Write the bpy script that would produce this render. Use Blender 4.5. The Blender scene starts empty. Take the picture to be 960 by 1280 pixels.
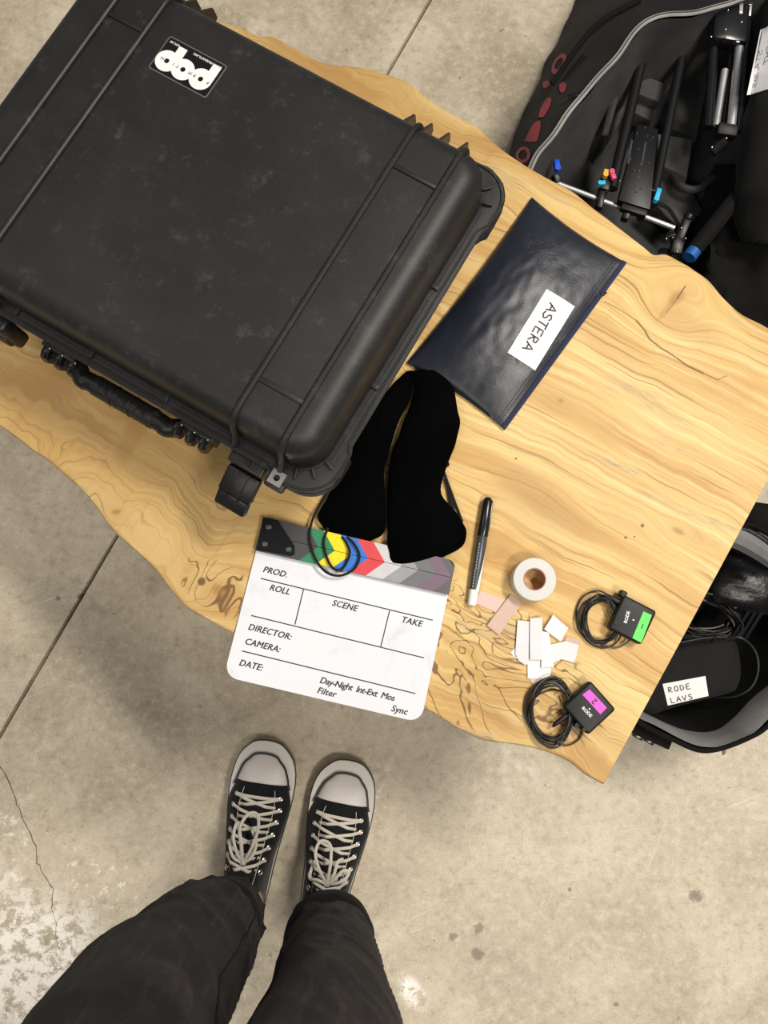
import bpy, bmesh, math, random
from mathutils import Vector, Matrix, noise
R = math.radians
PI = math.pi
S = bpy.context.scene
COL = S.collection
random.seed(4)

# ------------------------------------------------------------------ camera
CAM_H, TILT, FPX = 1.36, 9.0, 962.0
cd = bpy.data.cameras.new('camera'); cam = bpy.data.objects.new('camera', cd); COL.objects.link(cam)
cam.location = (0, 0, CAM_H); cam.rotation_euler = (R(TILT), 0, 0)
cd.sensor_fit = 'VERTICAL'; cd.sensor_height = 36; cd.lens = FPX / 1280 * 36; cd.clip_start = .01
S.camera = cam
# ------------------------------------------------------------------ world, lights, exposure
w = bpy.data.worlds.new('world'); S.world = w; w.use_nodes = True
w.node_tree.nodes['Background'].inputs[0].default_value = (.95, .96, 1.0, 1)
w.node_tree.nodes['Background'].inputs[1].default_value = .17
S.view_settings.view_transform = 'Standard'; S.view_settings.look = 'None'
S.view_settings.gamma = 1; S.view_settings.exposure = 0.0; S.view_settings.use_curve_mapping = False

def area(name, loc, size, sy, power, col=(1, .95, .87), target=(0, 0, 0)):
    l = bpy.data.lights.new(name, 'AREA'); l.shape = 'RECTANGLE'; l.size = size; l.size_y = sy
    l.energy = power; l.color = col
    o = bpy.data.objects.new(name, l); COL.objects.link(o); o.location = loc
    o.rotation_euler = (Vector(target) - Vector(loc)).to_track_quat('-Z', 'Y').to_euler()
    return o
area('ceiling_or_fill_light', (1.55, .95, 3.3), 1.2, .30, 98, (1, .93, .83), (.1, .1, 0))
area('ceiling_or_fill_light', (1.10, -1.25, 3.3), 1.2, .30, 62, (1, .93, .83), (.2, 0, 0))
area('ceiling_or_fill_light', (-1.9, .9, 3.4), 1.2, .30, 10, (1, .93, .83), (0, 0, 0))  # weak fill lamp added on the left to lift the shade

area('ceiling_or_fill_light', (-1.3, -1.5, 3.3), 1.2, .30, 26, (1, .93, .83), (-.4, -.4, 0))

# ------------------------------------------------------------------ helpers
def at(x, y, z):
    """point of the photograph's pixel (x, y) at height z above the floor"""
    t = R(TILT); a, b = (x - 480) / FPX, (640 - y) / FPX
    d = Vector((a, b * math.cos(t) + math.sin(t), b * math.sin(t) - math.cos(t)))
    return Vector((0, 0, CAM_H)) + d * ((z - CAM_H) / d.z)

def tag(o, label=None, cat=None, group=None, kind=None):
    if label: o['label'] = label
    if cat: o['category'] = cat
    if group: o['group'] = group
    if kind: o['kind'] = kind
    return o
MW = {}
def thing(name, label, cat, loc=(0, 0, 0), rz=0, group=None, parent=None):
    o = bpy.data.objects.new(name, None); COL.objects.link(o)
    o.location = loc; o.rotation_euler = (0, 0, rz); o.empty_display_size = .05
    m = Matrix.Translation(Vector(loc)) @ Matrix.Rotation(rz, 4, 'Z')
    if parent: o.parent = parent; m = MW[parent] @ m
    MW[o] = m
    return tag(o, label, cat, group)

class MB:
    def __init__(s): s.bm = bmesh.new()
    def box(s, c, d, rot=None, bev=0, seg=2):
        r = bmesh.ops.create_cube(s.bm, size=1); vs = r['verts']
        m = Matrix.Translation(Vector(c)) @ (rot.to_4x4() if rot else Matrix.Identity(4)) @ Matrix.Diagonal((*d, 1))
        bmesh.ops.transform(s.bm, matrix=m, verts=vs)
        if bev:
            es = list({e for v in vs for e in v.link_edges})
            bmesh.ops.bevel(s.bm, geom=es, offset=bev, segments=seg, affect='EDGES', profile=.5)
        return s
    def bar(s, a, b, wd, ht, bev=0):
        a, b = Vector(a), Vector(b); d = b - a
        return s.box((a + b) / 2, (d.length, wd, ht), d.to_track_quat('X', 'Z').to_matrix(), bev)
    def prism(s, pts, z0, z1, bev=0, seg=2):
        """closed outline of (x, y) extruded from z0 to z1, top edge bevelled"""
        a = sum(pts[i][0] * pts[(i + 1) % len(pts)][1] - pts[(i + 1) % len(pts)][0] * pts[i][1] for i in range(len(pts)))
        if a < 0: pts = pts[::-1]
        lo = [s.bm.verts.new((p[0], p[1], z0)) for p in pts]
        hi = [s.bm.verts.new((p[0], p[1], z1)) for p in pts]
        n = len(pts)
        s.bm.faces.new(lo[::-1]); top = s.bm.faces.new(hi)
        for i in range(n): s.bm.faces.new((lo[i], lo[(i + 1) % n], hi[(i + 1) % n], hi[i]))
        if bev: bmesh.ops.bevel(s.bm, geom=list(top.edges), offset=bev, segments=seg, affect='EDGES', profile=.5)
        return s
    def grid(s, rows, closed=False, cap0=False, cap1=False, wrap=False):
        vs = [[s.bm.verts.new(p) for p in r] for r in rows]
        n = len(vs[0])
        for i in range(len(vs) - (0 if wrap else 1)):
            a, b = vs[i], vs[(i + 1) % len(vs)]
            for j in range(n if closed else n - 1):
                k = (j + 1) % n
                try: s.bm.faces.new((a[j], a[k], b[k], b[j]))
                except ValueError: pass
        if cap0: s.bm.faces.new(vs[0][::-1])
        if cap1: s.bm.faces.new(vs[-1])
        return s
    def tube(s, pts, r, n=8, closed=False, flat=1.0):
        pts = [Vector(p) for p in pts]; m = len(pts); rows = []; a = None
        for i, p in enumerate(pts):
            if closed: d = pts[(i + 1) % m] - pts[i - 1]
            else: d = pts[min(i + 1, m - 1)] - pts[max(i - 1, 0)]
            if d.length < 1e-9: d = Vector((1, 0, 0))
            d.normalize()
            if a is None: a = d.cross(Vector((0, 0, 1)) if abs(d.z) < .95 else Vector((0, 1, 0)))
            a = (a - d * a.dot(d)).normalized()
            if flat != 1.0 and abs(d.z) < .8: a = d.cross(Vector((0, 0, 1))).normalized()
            b = a.cross(d)
            rr = r[i] if isinstance(r, (list, tuple)) else r
            rows.append([p + a * math.cos(2 * PI * k / n) * rr + b * math.sin(2 * PI * k / n) * rr * flat for k in range(n)])
        return s.grid(rows, True, not closed, not closed, closed)
    def lathe(s, prof, c=(0, 0, 0), axis=None, n=32, caps=True):
        """(radius, height) profile about an axis through c"""
        q = Vector(axis).to_track_quat('Z', 'Y').to_matrix() if axis is not None else Matrix.Identity(3)
        rows = [[Vector(c) + q @ Vector((r * math.cos(2 * PI * k / n), r * math.sin(2 * PI * k / n), h)) for k in range(n)] for r, h in prof]
        return s.grid(rows, True, caps, caps)
    def ball(s, c, r, sc=(1, 1, 1), n=12):
        q = bmesh.ops.create_uvsphere(s.bm, u_segments=n, v_segments=n // 2 + 2, radius=r)
        bmesh.ops.transform(s.bm, matrix=Matrix.Translation(Vector(c)) @ Matrix.Diagonal((*sc, 1)), verts=q['verts'])
        return s
    def build(s, name, mat, parent=None, world=False, smooth=True, ang=35, label=None, kind=None, sub=0):
        bmesh.ops.recalc_face_normals(s.bm, faces=s.bm.faces)
        me = bpy.data.meshes.new(name)
        if world and parent in MW: bmesh.ops.transform(s.bm, matrix=MW[parent].inverted(), verts=s.bm.verts)
        s.bm.to_mesh(me); s.bm.free()
        if smooth:
            for p in me.polygons: p.use_smooth = True
            me.set_sharp_from_angle(angle=R(ang))
        me.materials.append(mat)
        o = bpy.data.objects.new(name, me); COL.objects.link(o)
        if parent: o.parent = parent
        MW[o] = MW.get(parent, Matrix.Identity(4)).copy()
        if sub:
            m = o.modifiers.new('smooth', 'SUBSURF'); m.levels = m.render_levels = sub
        return tag(o, label, None, None, kind)

def place(o, loc, rz=0):
    """give a top-level mesh its own origin: geometry was made in world space"""
    o.data.transform(Matrix.Translation(-Vector(loc))); o.location = loc
    return o

def catmull(pts, n=8, closed=False):
    P = [Vector(p) for p in pts]; m = len(P); out = []
    for i in range(m if closed else m - 1):
        g = (lambda k: P[k % m]) if closed else (lambda k: P[max(0, min(m - 1, k))])
        a, b, c, d = g(i - 1), g(i), g(i + 1), g(i + 2)
        for j in range(n):
            t = j / n
            out.append(.5 * ((2 * b) + (c - a) * t + (2 * a - 5 * b + 4 * c - d) * t * t + (3 * b - a - 3 * c + d) * t ** 3))
    if not closed: out.append(P[-1].copy())
    return out

def rrect(w_, d_, r, n=8):
    out = []
    for cx, cy, a0 in ((w_ / 2 - r, d_ / 2 - r, 0), (-w_ / 2 + r, d_ / 2 - r, 90), (-w_ / 2 + r, -d_ / 2 + r, 180), (w_ / 2 - r, -d_ / 2 + r, 270)):
        for k in range(n + 1):
            a = R(a0 + 90 * k / n); out.append((cx + r * math.cos(a), cy + r * math.sin(a)))
    return out

def text(name, body, size, mat, parent, loc, rz=0, shear=0, bold=0, align='LEFT', space=1.0, ext=.00012, label=None, sx=1):
    cu = bpy.data.curves.new('t', 'FONT'); cu.body = body; cu.size = size; cu.shear = shear
    cu.extrude = ext; cu.align_x = align; cu.space_character = space; cu.resolution_u = 3
    o = bpy.data.objects.new('t', cu); COL.objects.link(o)
    bpy.context.view_layer.update()
    me = bpy.data.meshes.new_from_object(o.evaluated_get(bpy.context.evaluated_depsgraph_get()))
    bpy.data.objects.remove(o); bpy.data.curves.remove(cu)
    if bold:
        bt_ = bmesh.new()
        for k, (dx, dy) in enumerate(((-1, 0), (1, 0), (0, 1), (0, -1), (0, 0))):
            m2 = me.copy(); m2.transform(Matrix.Translation((dx * bold, dy * bold * .6, k * 2e-6))); bt_.from_mesh(m2); bpy.data.meshes.remove(m2)
        bt_.to_mesh(me); bt_.free()
    me.name = name; me.materials.clear(); me.materials.append(mat)
    me.transform(Matrix.Translation(Vector(loc)) @ Matrix.Rotation(rz, 4, 'Z') @ Matrix.Diagonal((sx, 1, 1, 1)))
    o = bpy.data.objects.new(name, me); COL.objects.link(o); o.parent = parent
    return tag(o, label)

# hand-lettered capitals as pen strokes
GL = {'A': [[(0, 0), (.45, 1), (.85, 0)], [(.15, .35), (.75, .38)]],
      'S': [[(.75, .85), (.45, 1), (.12, .85), (.2, .6), (.65, .45), (.75, .2), (.4, 0), (.05, .12)]],
      'T': [[(0, .95), (.85, 1)], [(.43, .97), (.4, 0)]],
      'E': [[(.75, 1), (.1, .97), (.1, 0), (.8, .03)], [(.1, .5), (.65, .53)]],
      'R': [[(.1, 0), (.12, .98), (.65, .9), (.65, .6), (.12, .5), (.75, 0)]],
      'O': [[(.4, 1), (.08, .7), (.1, .2), (.45, 0), (.8, .25), (.75, .8), (.4, 1)]],
      'D': [[(.1, 0), (.1, 1), (.6, .85), (.78, .5), (.6, .1), (.1, 0)]],
      'L': [[(.1, 1), (.1, .02), (.75, 0)]], 'V': [[(0, 1), (.4, 0), (.8, 1)]],
      'U': [[(.05, 1), (.1, .15), (.4, 0), (.7, .15), (.75, 1)]], 'I': [[(.3, 1), (.3, 0)]],
      'G': [[(.75, .85), (.4, 1), (.08, .6), (.2, .08), (.7, .1), (.72, .45), (.45, .45)]],
      'H': [[(.05, 1), (.08, 0)], [(.7, 1), (.72, 0)], [(.07, .5), (.7, .52)]],
      'N': [[(.05, 0), (.08, 1), (.7, 0), (.75, 1)]], 'C': [[(.75, .85), (.4, 1), (.08, .6), (.2, .08), (.75, .1)]],
      '/': [[(0, -.1), (.5, 1.1)]], 'M': [[(0, 0), (.1, 1), (.4, .4), (.7, 1), (.8, 0)]],
      '1': [[(.3, 1), (.3, 0)]], '2': [[(.05, .8), (.3, 1), (.65, .85), (.6, .55), (.05, .02), (.75, 0)]], ' ': []}
def strokes(mb, s, origin, xd, yd, h, adv=1.05, r=.0006, surf=None, z=.0006):
    """write s with a pen: xd, yd unit directions in the plane"""
    xd, yd = Vector(xd), Vector(yd)
    for i, ch in enumerate(s):
        for st in GL[ch]:
            pts = []
            for a, b in st:
                p = Vector(origin) + xd * ((i * adv + a) * h) + yd * (b * h)
                pts.append(p)
            q = []
            for k in range(len(pts) - 1):
                for j in range(3): q.append(pts[k].lerp(pts[k + 1], j / 3))
            q.append(pts[-1])
            if surf: q = [surf(p) for p in q]
            mb.tube(q, r, 6, flat=.5)
    return mb

# ------------------------------------------------------------------ materials
class NT:
    def __init__(s, name):
        s.m = bpy.data.materials.new(name); s.m.use_nodes = True
        s.t = s.m.node_tree; s.b = s.t.nodes['Principled BSDF']
        tc = s.t.nodes.new('ShaderNodeTexCoord'); s.obj = tc.outputs['Object']
        g = s.t.nodes.new('ShaderNodeNewGeometry'); s.pos = g.outputs['Position']
    def lk(s, v, sock):
        if isinstance(v, (int, float)): sock.default_value = v
        elif isinstance(v, (tuple, list)): sock.default_value = (*v, 1) if len(sock.default_value) == 4 and len(v) == 3 else v
        else: s.t.links.new(v, sock)
    def m_(s, op, a, b=0.0, c=0.0, clamp=False):
        n = s.t.nodes.new('ShaderNodeMath'); n.operation = op; n.use_clamp = clamp
        s.lk(a, n.inputs[0]); s.lk(b, n.inputs[1]); s.lk(c, n.inputs[2]); return n.outputs[0]
    def v_(s, op, a, b=(0, 0, 0)):
        n = s.t.nodes.new('ShaderNodeVectorMath'); n.operation = op
        s.lk(a, n.inputs[0]); s.lk(b, n.inputs[1]); return n.outputs['Value'] if op in ('LENGTH', 'DISTANCE', 'DOT_PRODUCT') else n.outputs[0]
    def sep(s, v):
        n = s.t.nodes.new('ShaderNodeSeparateXYZ'); s.lk(v, n.inputs[0]); return n.outputs
    def comb(s, x, y, z=0.0):
        n = s.t.nodes.new('ShaderNodeCombineXYZ'); s.lk(x, n.inputs[0]); s.lk(y, n.inputs[1]); s.lk(z, n.inputs[2]); return n.outputs[0]
    def noise(s, v, scale, detail=3, rough=.55, dist=0.0, col=False):
        n = s.t.nodes.new('ShaderNodeTexNoise'); s.lk(v, n.inputs['Vector']); n.inputs['Scale'].default_value = scale
        n.inputs['Detail'].default_value = detail; n.inputs['Roughness'].default_value = rough; n.inputs['Distortion'].default_value = dist
        return n.outputs['Color' if col else 'Fac']
    def ramp(s, f, stops):
        n = s.t.nodes.new('ShaderNodeValToRGB'); s.lk(f, n.inputs[0]); e = n.color_ramp.elements
        while len(e) < len(stops): e.new(.5)
        for i, (p, c) in enumerate(stops):
            e[i].position = p; e[i].color = (*c, 1) if isinstance(c, tuple) else (c, c, c, 1)
        return n.outputs[0]
    def mix(s, f, a, b, mode='MIX'):
        n = s.t.nodes.new('ShaderNodeMix'); n.data_type = 'RGBA'; n.blend_type = mode
        s.lk(f, n.inputs[0]); s.lk(a, n.inputs[6]); s.lk(b, n.inputs[7]); return n.outputs[2]
    def smooth(s, v, lo, hi):
        n = s.t.nodes.new('ShaderNodeMapRange'); n.interpolation_type = 'SMOOTHSTEP'
        s.lk(v, n.inputs[0]); n.inputs[1].default_value = lo; n.inputs[2].default_value = hi; return n.outputs[0]
    def bump(s, h, dist=.001, strength=.5):
        n = s.t.nodes.new('ShaderNodeBump'); n.inputs['Strength'].default_value = strength; n.inputs['Distance'].default_value = dist
        s.lk(h, n.inputs['Height']); s.t.links.new(n.outputs[0], s.b.inputs['Normal'])
    def set(s, **k):
        for a, v in k.items():
            nm = {'base': 'Base Color', 'rough': 'Roughness', 'metal': 'Metallic', 'spec': 'Specular IOR Level', 'sheen': 'Sheen Weight',
                  'sheenr': 'Sheen Roughness', 'coat': 'Coat Weight', 'sss': 'Subsurface Weight', 'trans': 'Transmission Weight'}[a]
            s.lk(v, s.b.inputs[nm])
        return s.m

def plain(name, col, rough=.5, metal=0, spec=.5, bump=0, scale=300, var=.12, **k):
    n = NT(name)
    f = n.noise(n.obj, scale * .25, 3)
    c = n.mix(f, tuple(x * (1 - var) for x in col), tuple(min(1, x * (1 + var)) for x in col))
    if bump: n.bump(n.noise(n.obj, scale, 4), bump, .6)
    return n.set(base=c, rough=rough, metal=metal, spec=spec, **k)

def srgb(*c):
    return tuple(((v / 255 + .055) / 1.055) ** 2.4 if v > 10 else v / 255 / 12.92 for v in c)

def mat_concrete():
    n = NT('concrete'); p = n.pos
    big = n.noise(p, 1.7, 4, .6); mid = n.noise(p, 7, 5, .65, .6); fine = n.noise(p, 60, 5, .75); grit = n.noise(p, 330, 3, .7)
    c = n.mix(n.smooth(big, .3, .7), (.375, .32, .235), (.515, .45, .34))
    c = n.mix(n.m_('MULTIPLY', n.smooth(mid, .45, .70), .6), c, (.62, .555, .435))
    c = n.mix(n.m_('MULTIPLY', n.smooth(mid, .47, .30), .38), c, (.25, .20, .13))
    c = n.mix(n.m_('MULTIPLY', n.smooth(fine, .50, .66), .42), c, (.66, .61, .50))
    c = n.mix(n.m_('MULTIPLY', n.smooth(fine, .49, .34), .38), c, (.22, .18, .12))
    c = n.mix(n.m_('MULTIPLY', n.smooth(grit, .56, .68), .45), c, (.20, .17, .12))
    c = n.mix(n.m_('MULTIPLY', n.smooth(grit, .44, .32), .35), c, (.66, .60, .50))
    # dark specks
    sp = n.noise(p, 45, 3, .6)
    c = n.mix(n.m_('MULTIPLY', n.smooth(sp, .68, .73), .6), c, (.14, .11, .07))
    # faint trowel and drag scratches, two directions
    for ang, sc in ((62, 1), (20, 1.3)):
        ca, sa = math.cos(R(ang)), math.sin(R(ang)); q = n.sep(p)
        u = n.m_('ADD', n.m_('MULTIPLY', q[0], ca), n.m_('MULTIPLY', q[1], sa))
        v = n.m_('SUBTRACT', n.m_('MULTIPLY', q[1], ca), n.m_('MULTIPLY', q[0], sa))
        st = n.noise(n.comb(n.m_('MULTIPLY', u, 5 * sc), n.m_('MULTIPLY', v, 130 * sc), sc), 1, 3, .6, .5)
        msk = n.smooth(n.noise(p, 3.1 * sc, 2), .5, .68)
        c = n.mix(n.m_('MULTIPLY', n.m_('MULTIPLY', n.smooth(st, .62, .72), msk), .6), c, (.68, .65, .58))
    # chalky white scuffed patch left of the trouser leg
    def patch(c, px, py, rx, ry, rot, lo, hi, amt, col, sc=38, wob=.10):
        o = at(px, py, 0); d = n.v_('SUBTRACT', p, (o.x, o.y, 0)); q = n.sep(d); ca, sa = math.cos(R(rot)), math.sin(R(rot))
        u = n.m_('DIVIDE', n.m_('ADD', n.m_('MULTIPLY', q[0], ca), n.m_('MULTIPLY', q[1], sa)), rx)
        v = n.m_('DIVIDE', n.m_('SUBTRACT', n.m_('MULTIPLY', q[1], ca), n.m_('MULTIPLY', q[0], sa)), ry)
        r = n.v_('LENGTH', n.comb(u, v, 0.0))
        f = n.smooth(n.m_('ADD', r, n.m_('MULTIPLY', n.m_('SUBTRACT', n.noise(p, 9, 4, .7), .5), wob * 10)), 1.25, .35)
        k = n.m_('MULTIPLY', f, n.m_('MULTIPLY', n.smooth(n.noise(p, sc, 5, .78, .4), lo, hi), amt))
        return n.mix(k, c, col)
    c = patch(c, 45, 1215, .20, .13, -35, .42, .54, .9, (.90, .87, .80))
    c = patch(c, 130, 1110, .05, .12, 50, .56, .62, .6, (.86, .83, .76), 55)
    c = patch(c, 300, 980, .10, .03, 30, .58, .64, .5, (.84, .81, .74), 60)
    c = patch(c, 20, 1060, .035, .10, 15, .5, .62, .7, (.86, .83, .76))
    c = patch(c, 470, 1000, .03, .07, -20, .56, .64, .6, (.84, .82, .75), 60)
    c = patch(c, 515, 1240, .018, .03, 40, .4, .55, .9, (.90, .88, .84), 60)
    c = patch(c, 630, 950, .09, .08, 62, .45, .7, .35, (.80, .78, .70), 30)
    for px, py, r in ((598, 1161, .009), (566, 1171, .008), (597, 1193, .011), (870, 1120, .012), (770, 1255, .004), (712, 1112, .004), (100, 745, .006), (72, 748, .005)):
        o = at(px, py, 0)
        d = n.v_('DISTANCE', n.v_('MULTIPLY', p, (1, 1, 0)), (o.x, o.y, 0))
        f = n.smooth(n.m_('ADD', d, n.m_('MULTIPLY', n.m_('SUBTRACT', n.noise(p, 90, 3, .7), .5), r * 1.8)), r * 1.15, r * .55)
        c = n.mix(n.m_('MULTIPLY', f, .62), c, (.10, .085, .055))
    n.bump(n.m_('ADD', n.noise(p, 140, 5, .7), n.m_('MULTIPLY', mid, 1.5)), .0012, .35)
    return n.set(base=c, rough=n.ramp(mid, [(.3, .38), (.7, .58)]), spec=.4)

def mat_wood(root, edge=False):
    n = NT('live_edge_wood_bark' if edge else 'live_edge_wood'); q = n.sep(n.obj); x, y = q[0], q[1]
    inv = MW[root].inverted()
    yy = y
    # growth lines swing around knots
    knots = [((850, 372), .05, .05, 1.0), ((590, 1020), .10, .08, 0), ((880, 673), .05, .016, .5), ((848, 664), .022, .010, 1.1), ((780, 655), .06, .02, .6), ((620, 690), .05, .03, .7),
             ((660, 640), .10, .05, .35), ((270, 742), .05, .03, .7), ((700, 502), .04, .015, .35), ((145, 640), .03, .012, .5), ((150, 530), .10, .10, -.25)]
    dark = 0.0
    for (px, py), sx, sy, a in knots:
        if a == 0: continue
        o = inv @ at(px, py, .40)
        dx = n.m_('DIVIDE', n.m_('SUBTRACT', x, o.x), sx); dy = n.m_('DIVIDE', n.m_('SUBTRACT', y, o.y), sy)
        e = n.m_('EXPONENT', n.m_('MULTIPLY', n.m_('ADD', n.m_('MULTIPLY', dx, dx), n.m_('MULTIPLY', dy, dy)), -1.0))
        yy = n.m_('SUBTRACT', yy, n.m_('MULTIPLY', n.m_('MULTIPLY', e, dy), a * sy * 1.6))
        dark = n.m_('ADD', dark, n.m_('MULTIPLY', n.m_('MULTIPLY', e, n.m_('MULTIPLY', e, e)), .22 if a > 0 else .1))
    wv = n.noise(n.comb(x, yy, 0.0), 3.2, 3, .5); wv2 = n.noise(n.comb(n.m_('MULTIPLY', x, 1.4), yy, 4.0), 9, 3, .55)
    # the left half is more figured than the right
    fig_shade = n.smooth(x, .05, -.25); o = inv @ at(640, 820, .4)
    sx_ = n.m_('SUBTRACT', x, o.x); sy_ = n.m_('SUBTRACT', y, o.y)
    low = n.smooth(n.m_('ADD', sy_, n.m_('MULTIPLY', n.m_('SUBTRACT', wv, .5), .10)), .055, -.03)
    amp = n.m_('ADD', .034, n.m_('MULTIPLY', n.m_('ADD', fig_shade, low), .085))
    y2 = n.m_('ADD', yy, n.m_('ADD', n.m_('MULTIPLY', n.m_('SUBTRACT', wv, .5), n.m_('MULTIPLY', amp, 1.4)), n.m_('MULTIPLY', n.m_('SUBTRACT', wv2, .5), n.m_('MULTIPLY', amp, .42))))
    band = n.noise(n.comb(n.m_('MULTIPLY', x, .9), n.m_('MULTIPLY', y2, 9), 0.0), 1.6, 4, .6)
    streak = n.noise(n.comb(n.m_('MULTIPLY', x, 3.0), n.m_('MULTIPLY', y2, 115), 1.0), 1, 5, .68)
    thin = n.noise(n.comb(n.m_('MULTIPLY', x, 3.4), n.m_('MULTIPLY', y2, 190), 5.0), 1, 3, .55)
    fib = n.noise(n.comb(n.m_('MULTIPLY', x, 30), n.m_('MULTIPLY', y2, 900), 2.0), 1, 3, .6)
    c = n.ramp(band, [(.24, (.36, .195, .058)), (.40, (.52, .325, .110)), (.52, (.61, .420, .160)), (.68, (.69, .515, .225))])
    c = n.mix(n.m_('MULTIPLY', n.smooth(streak, .50, .66), .52), c, (.40, .20, .06))
    c = n.mix(n.m_('MULTIPLY', n.smooth(streak, .48, .34), .55), c, (.76, .60, .295))
    c = n.mix(n.m_('MULTIPLY', n.smooth(thin, .60, .66), .6), c, (.22, .105, .033))
    # grey mineral streaks
    gm = n.noise(n.comb(n.m_('MULTIPLY', x, 7), n.m_('MULTIPLY', y2, 60), 8.0), 1, 3, .7)
    gm2 = n.smooth(n.noise(n.comb(n.m_('MULTIPLY', x, 4), n.m_('MULTIPLY', y2, 12), 3.0), 1, 2), .53, .66)
    c = n.mix(n.m_('MULTIPLY', n.m_('MULTIPLY', n.smooth(gm, .50, .66), gm2), .55), c, (.36, .31, .22))
    # broad brown heart bands at the figured end
    bb = n.smooth(n.noise(n.comb(n.m_('MULTIPLY', x, 2), n.m_('MULTIPLY', y2, 8), 12.0), 2.2, 3, .6), .50, .70)
    c = n.mix(n.m_('MULTIPLY', bb, n.m_('ADD', .30, n.m_('MULTIPLY', fig_shade, .38))), c, (.43, .225, .075))
    c = n.mix(n.m_('MULTIPLY', fig_shade, .40), c, (.34, .20, .075))  # overall browning of the left end, part of it painted case shadow
    # cross-grain ripples
    rip = n.noise(n.comb(n.m_('MULTIPLY', x, 55), n.m_('MULTIPLY', y, 7), 9.0), 1, 3, .6, .5)
    c = n.mix(n.m_('MULTIPLY', n.smooth(rip, .55, .75), n.m_('ADD', .07, n.m_('MULTIPLY', fig_shade, .26))), c, (.36, .19, .07))
    c = n.mix(n.m_('MULTIPLY', n.smooth(fib, .5, .75), .13), c, (.30, .16, .06))
    c = n.mix(n.m_('MINIMUM', dark, .55), c, (.34, .17, .065))
    # spalting: ink-like squiggles beside the slate and along the lower edge
    sp = n.noise(n.comb(n.m_('MULTIPLY', x, 7), n.m_('MULTIPLY', yy, 11), 21.0), 1, 3.5, .52, .7)
    area_ = 0.0
    for px, py, rx, ry in ((610, 800, .13, .055), (560, 850, .10, .045), (700, 890, .06, .03), (275, 735, .06, .03)):
        o2 = inv @ at(px, py, .40)
        dx = n.m_('DIVIDE', n.m_('SUBTRACT', x, o2.x), rx); dy = n.m_('DIVIDE', n.m_('SUBTRACT', y, o2.y), ry)
        area_ = n.m_('MAXIMUM', area_, n.smooth(n.m_('ADD', n.m_('MULTIPLY', dx, dx), n.m_('MULTIPLY', dy, dy)), 1.15, .75))
    for k, wd in ((.45, .0036), (.52, .0046), (.59, .0036), (.39, .003)):
        ln = n.smooth(n.m_('ABSOLUTE', n.m_('SUBTRACT', sp, k)), wd * 1.7, wd * .5)
        c = n.mix(n.m_('MULTIPLY', n.m_('MULTIPLY', ln, area_), .85), c, (.12, .055, .02))
    c = n.mix(n.m_('MULTIPLY', n.m_('MULTIPLY', n.smooth(sp, .5, .62), area_), .28), c, (.50, .26, .09))
    # grey mineral smears, brown knot eyes and a drying crack, where the slab has them
    def ell(px, py, rx, ry, rot=0):
        o3 = inv @ at(px, py, .40); ca, sa = math.cos(R(rot)), math.sin(R(rot))
        dx = n.m_('SUBTRACT', x, o3.x); dy = n.m_('SUBTRACT', y, o3.y)
        u = n.m_('DIVIDE', n.m_('ADD', n.m_('MULTIPLY', dx, ca), n.m_('MULTIPLY', dy, sa)), rx); v = n.m_('DIVIDE', n.m_('SUBTRACT', n.m_('MULTIPLY', dy, ca), n.m_('MULTIPLY', dx, sa)), ry)
        return n.v_('LENGTH', n.comb(u, v, 0.0))
    rag = n.noise(n.comb(n.m_('MULTIPLY', x, 40), n.m_('MULTIPLY', y2, 420), 4.0), 1, 3, .7)
    for px, py, rx, ry, k in ((775, 583, .040, .0045, .9), (800, 492, .055, .010, .55), (835, 518, .045, .006, .5), (870, 645, .050, .007, .6), (815, 622, .030, .006, .4), (905, 655, .03, .004, .7), (842, 560, .05, .004, .5)):
        c = n.mix(n.m_('MULTIPLY', n.m_('MULTIPLY', n.smooth(ell(px, py, rx, ry, 4), 1.25, .3), n.smooth(rag, .40, .62)), k), c, (.26, .225, .155))
    for px, py, rx, ry, rot, k in ((848, 664, .0095, .0042, 0, .6), (701, 501, .004, .004, 0, .5), (846, 372, .016, .009, 70, .5), (835, 385, .028, .005, 80, .35), (273, 738, .010, .008, 0, .6), (283, 763, .006, .006, 0, .55), (145, 640, .007, .004, 40, .6),
                                (680, 630, .09, .022, -8, .32), (600, 880, .06, .01, -10, .3), (165, 545, .016, .05, 5, .3), (860, 410, .07, .02, 0, .22), (740, 905, .02, .012, 0, .2)):
        c = n.mix(n.m_('MULTIPLY', n.smooth(n.m_('ADD', ell(px, py, rx, ry, rot), n.m_('MULTIPLY', n.m_('SUBTRACT', streak, .5), .8)), 1.2, .4), k), c, (.30, .145, .045))
    def seg(px, py, qx, qy, wd, k, cc_=(.075, .04, .018)):
        nonlocal c
        a_, b_ = inv @ at(px, py, .4), inv @ at(qx, qy, .4); ln_ = (b_ - a_).length
        m_ = (a_ + b_) / 2; rot = math.atan2(b_.y - a_.y, b_.x - a_.x); ca, sa = math.cos(rot), math.sin(rot)
        dx = n.m_('SUBTRACT', x, m_.x); dy = n.m_('ADD', n.m_('SUBTRACT', y, m_.y), n.m_('MULTIPLY', n.m_('SUBTRACT', wv2, .5), .004))
        u = n.m_('ABSOLUTE', n.m_('ADD', n.m_('MULTIPLY', dx, ca), n.m_('MULTIPLY', dy, sa))); v = n.m_('ABSOLUTE', n.m_('SUBTRACT', n.m_('MULTIPLY', dy, ca), n.m_('MULTIPLY', dx, sa)))
        f = n.m_('MULTIPLY', n.smooth(u, ln_ / 2 + .001, ln_ / 2 - .001), n.smooth(v, wd * 1.6, wd * .5))
        c = n.mix(n.m_('MULTIPLY', f, k), c, cc_)
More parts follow.
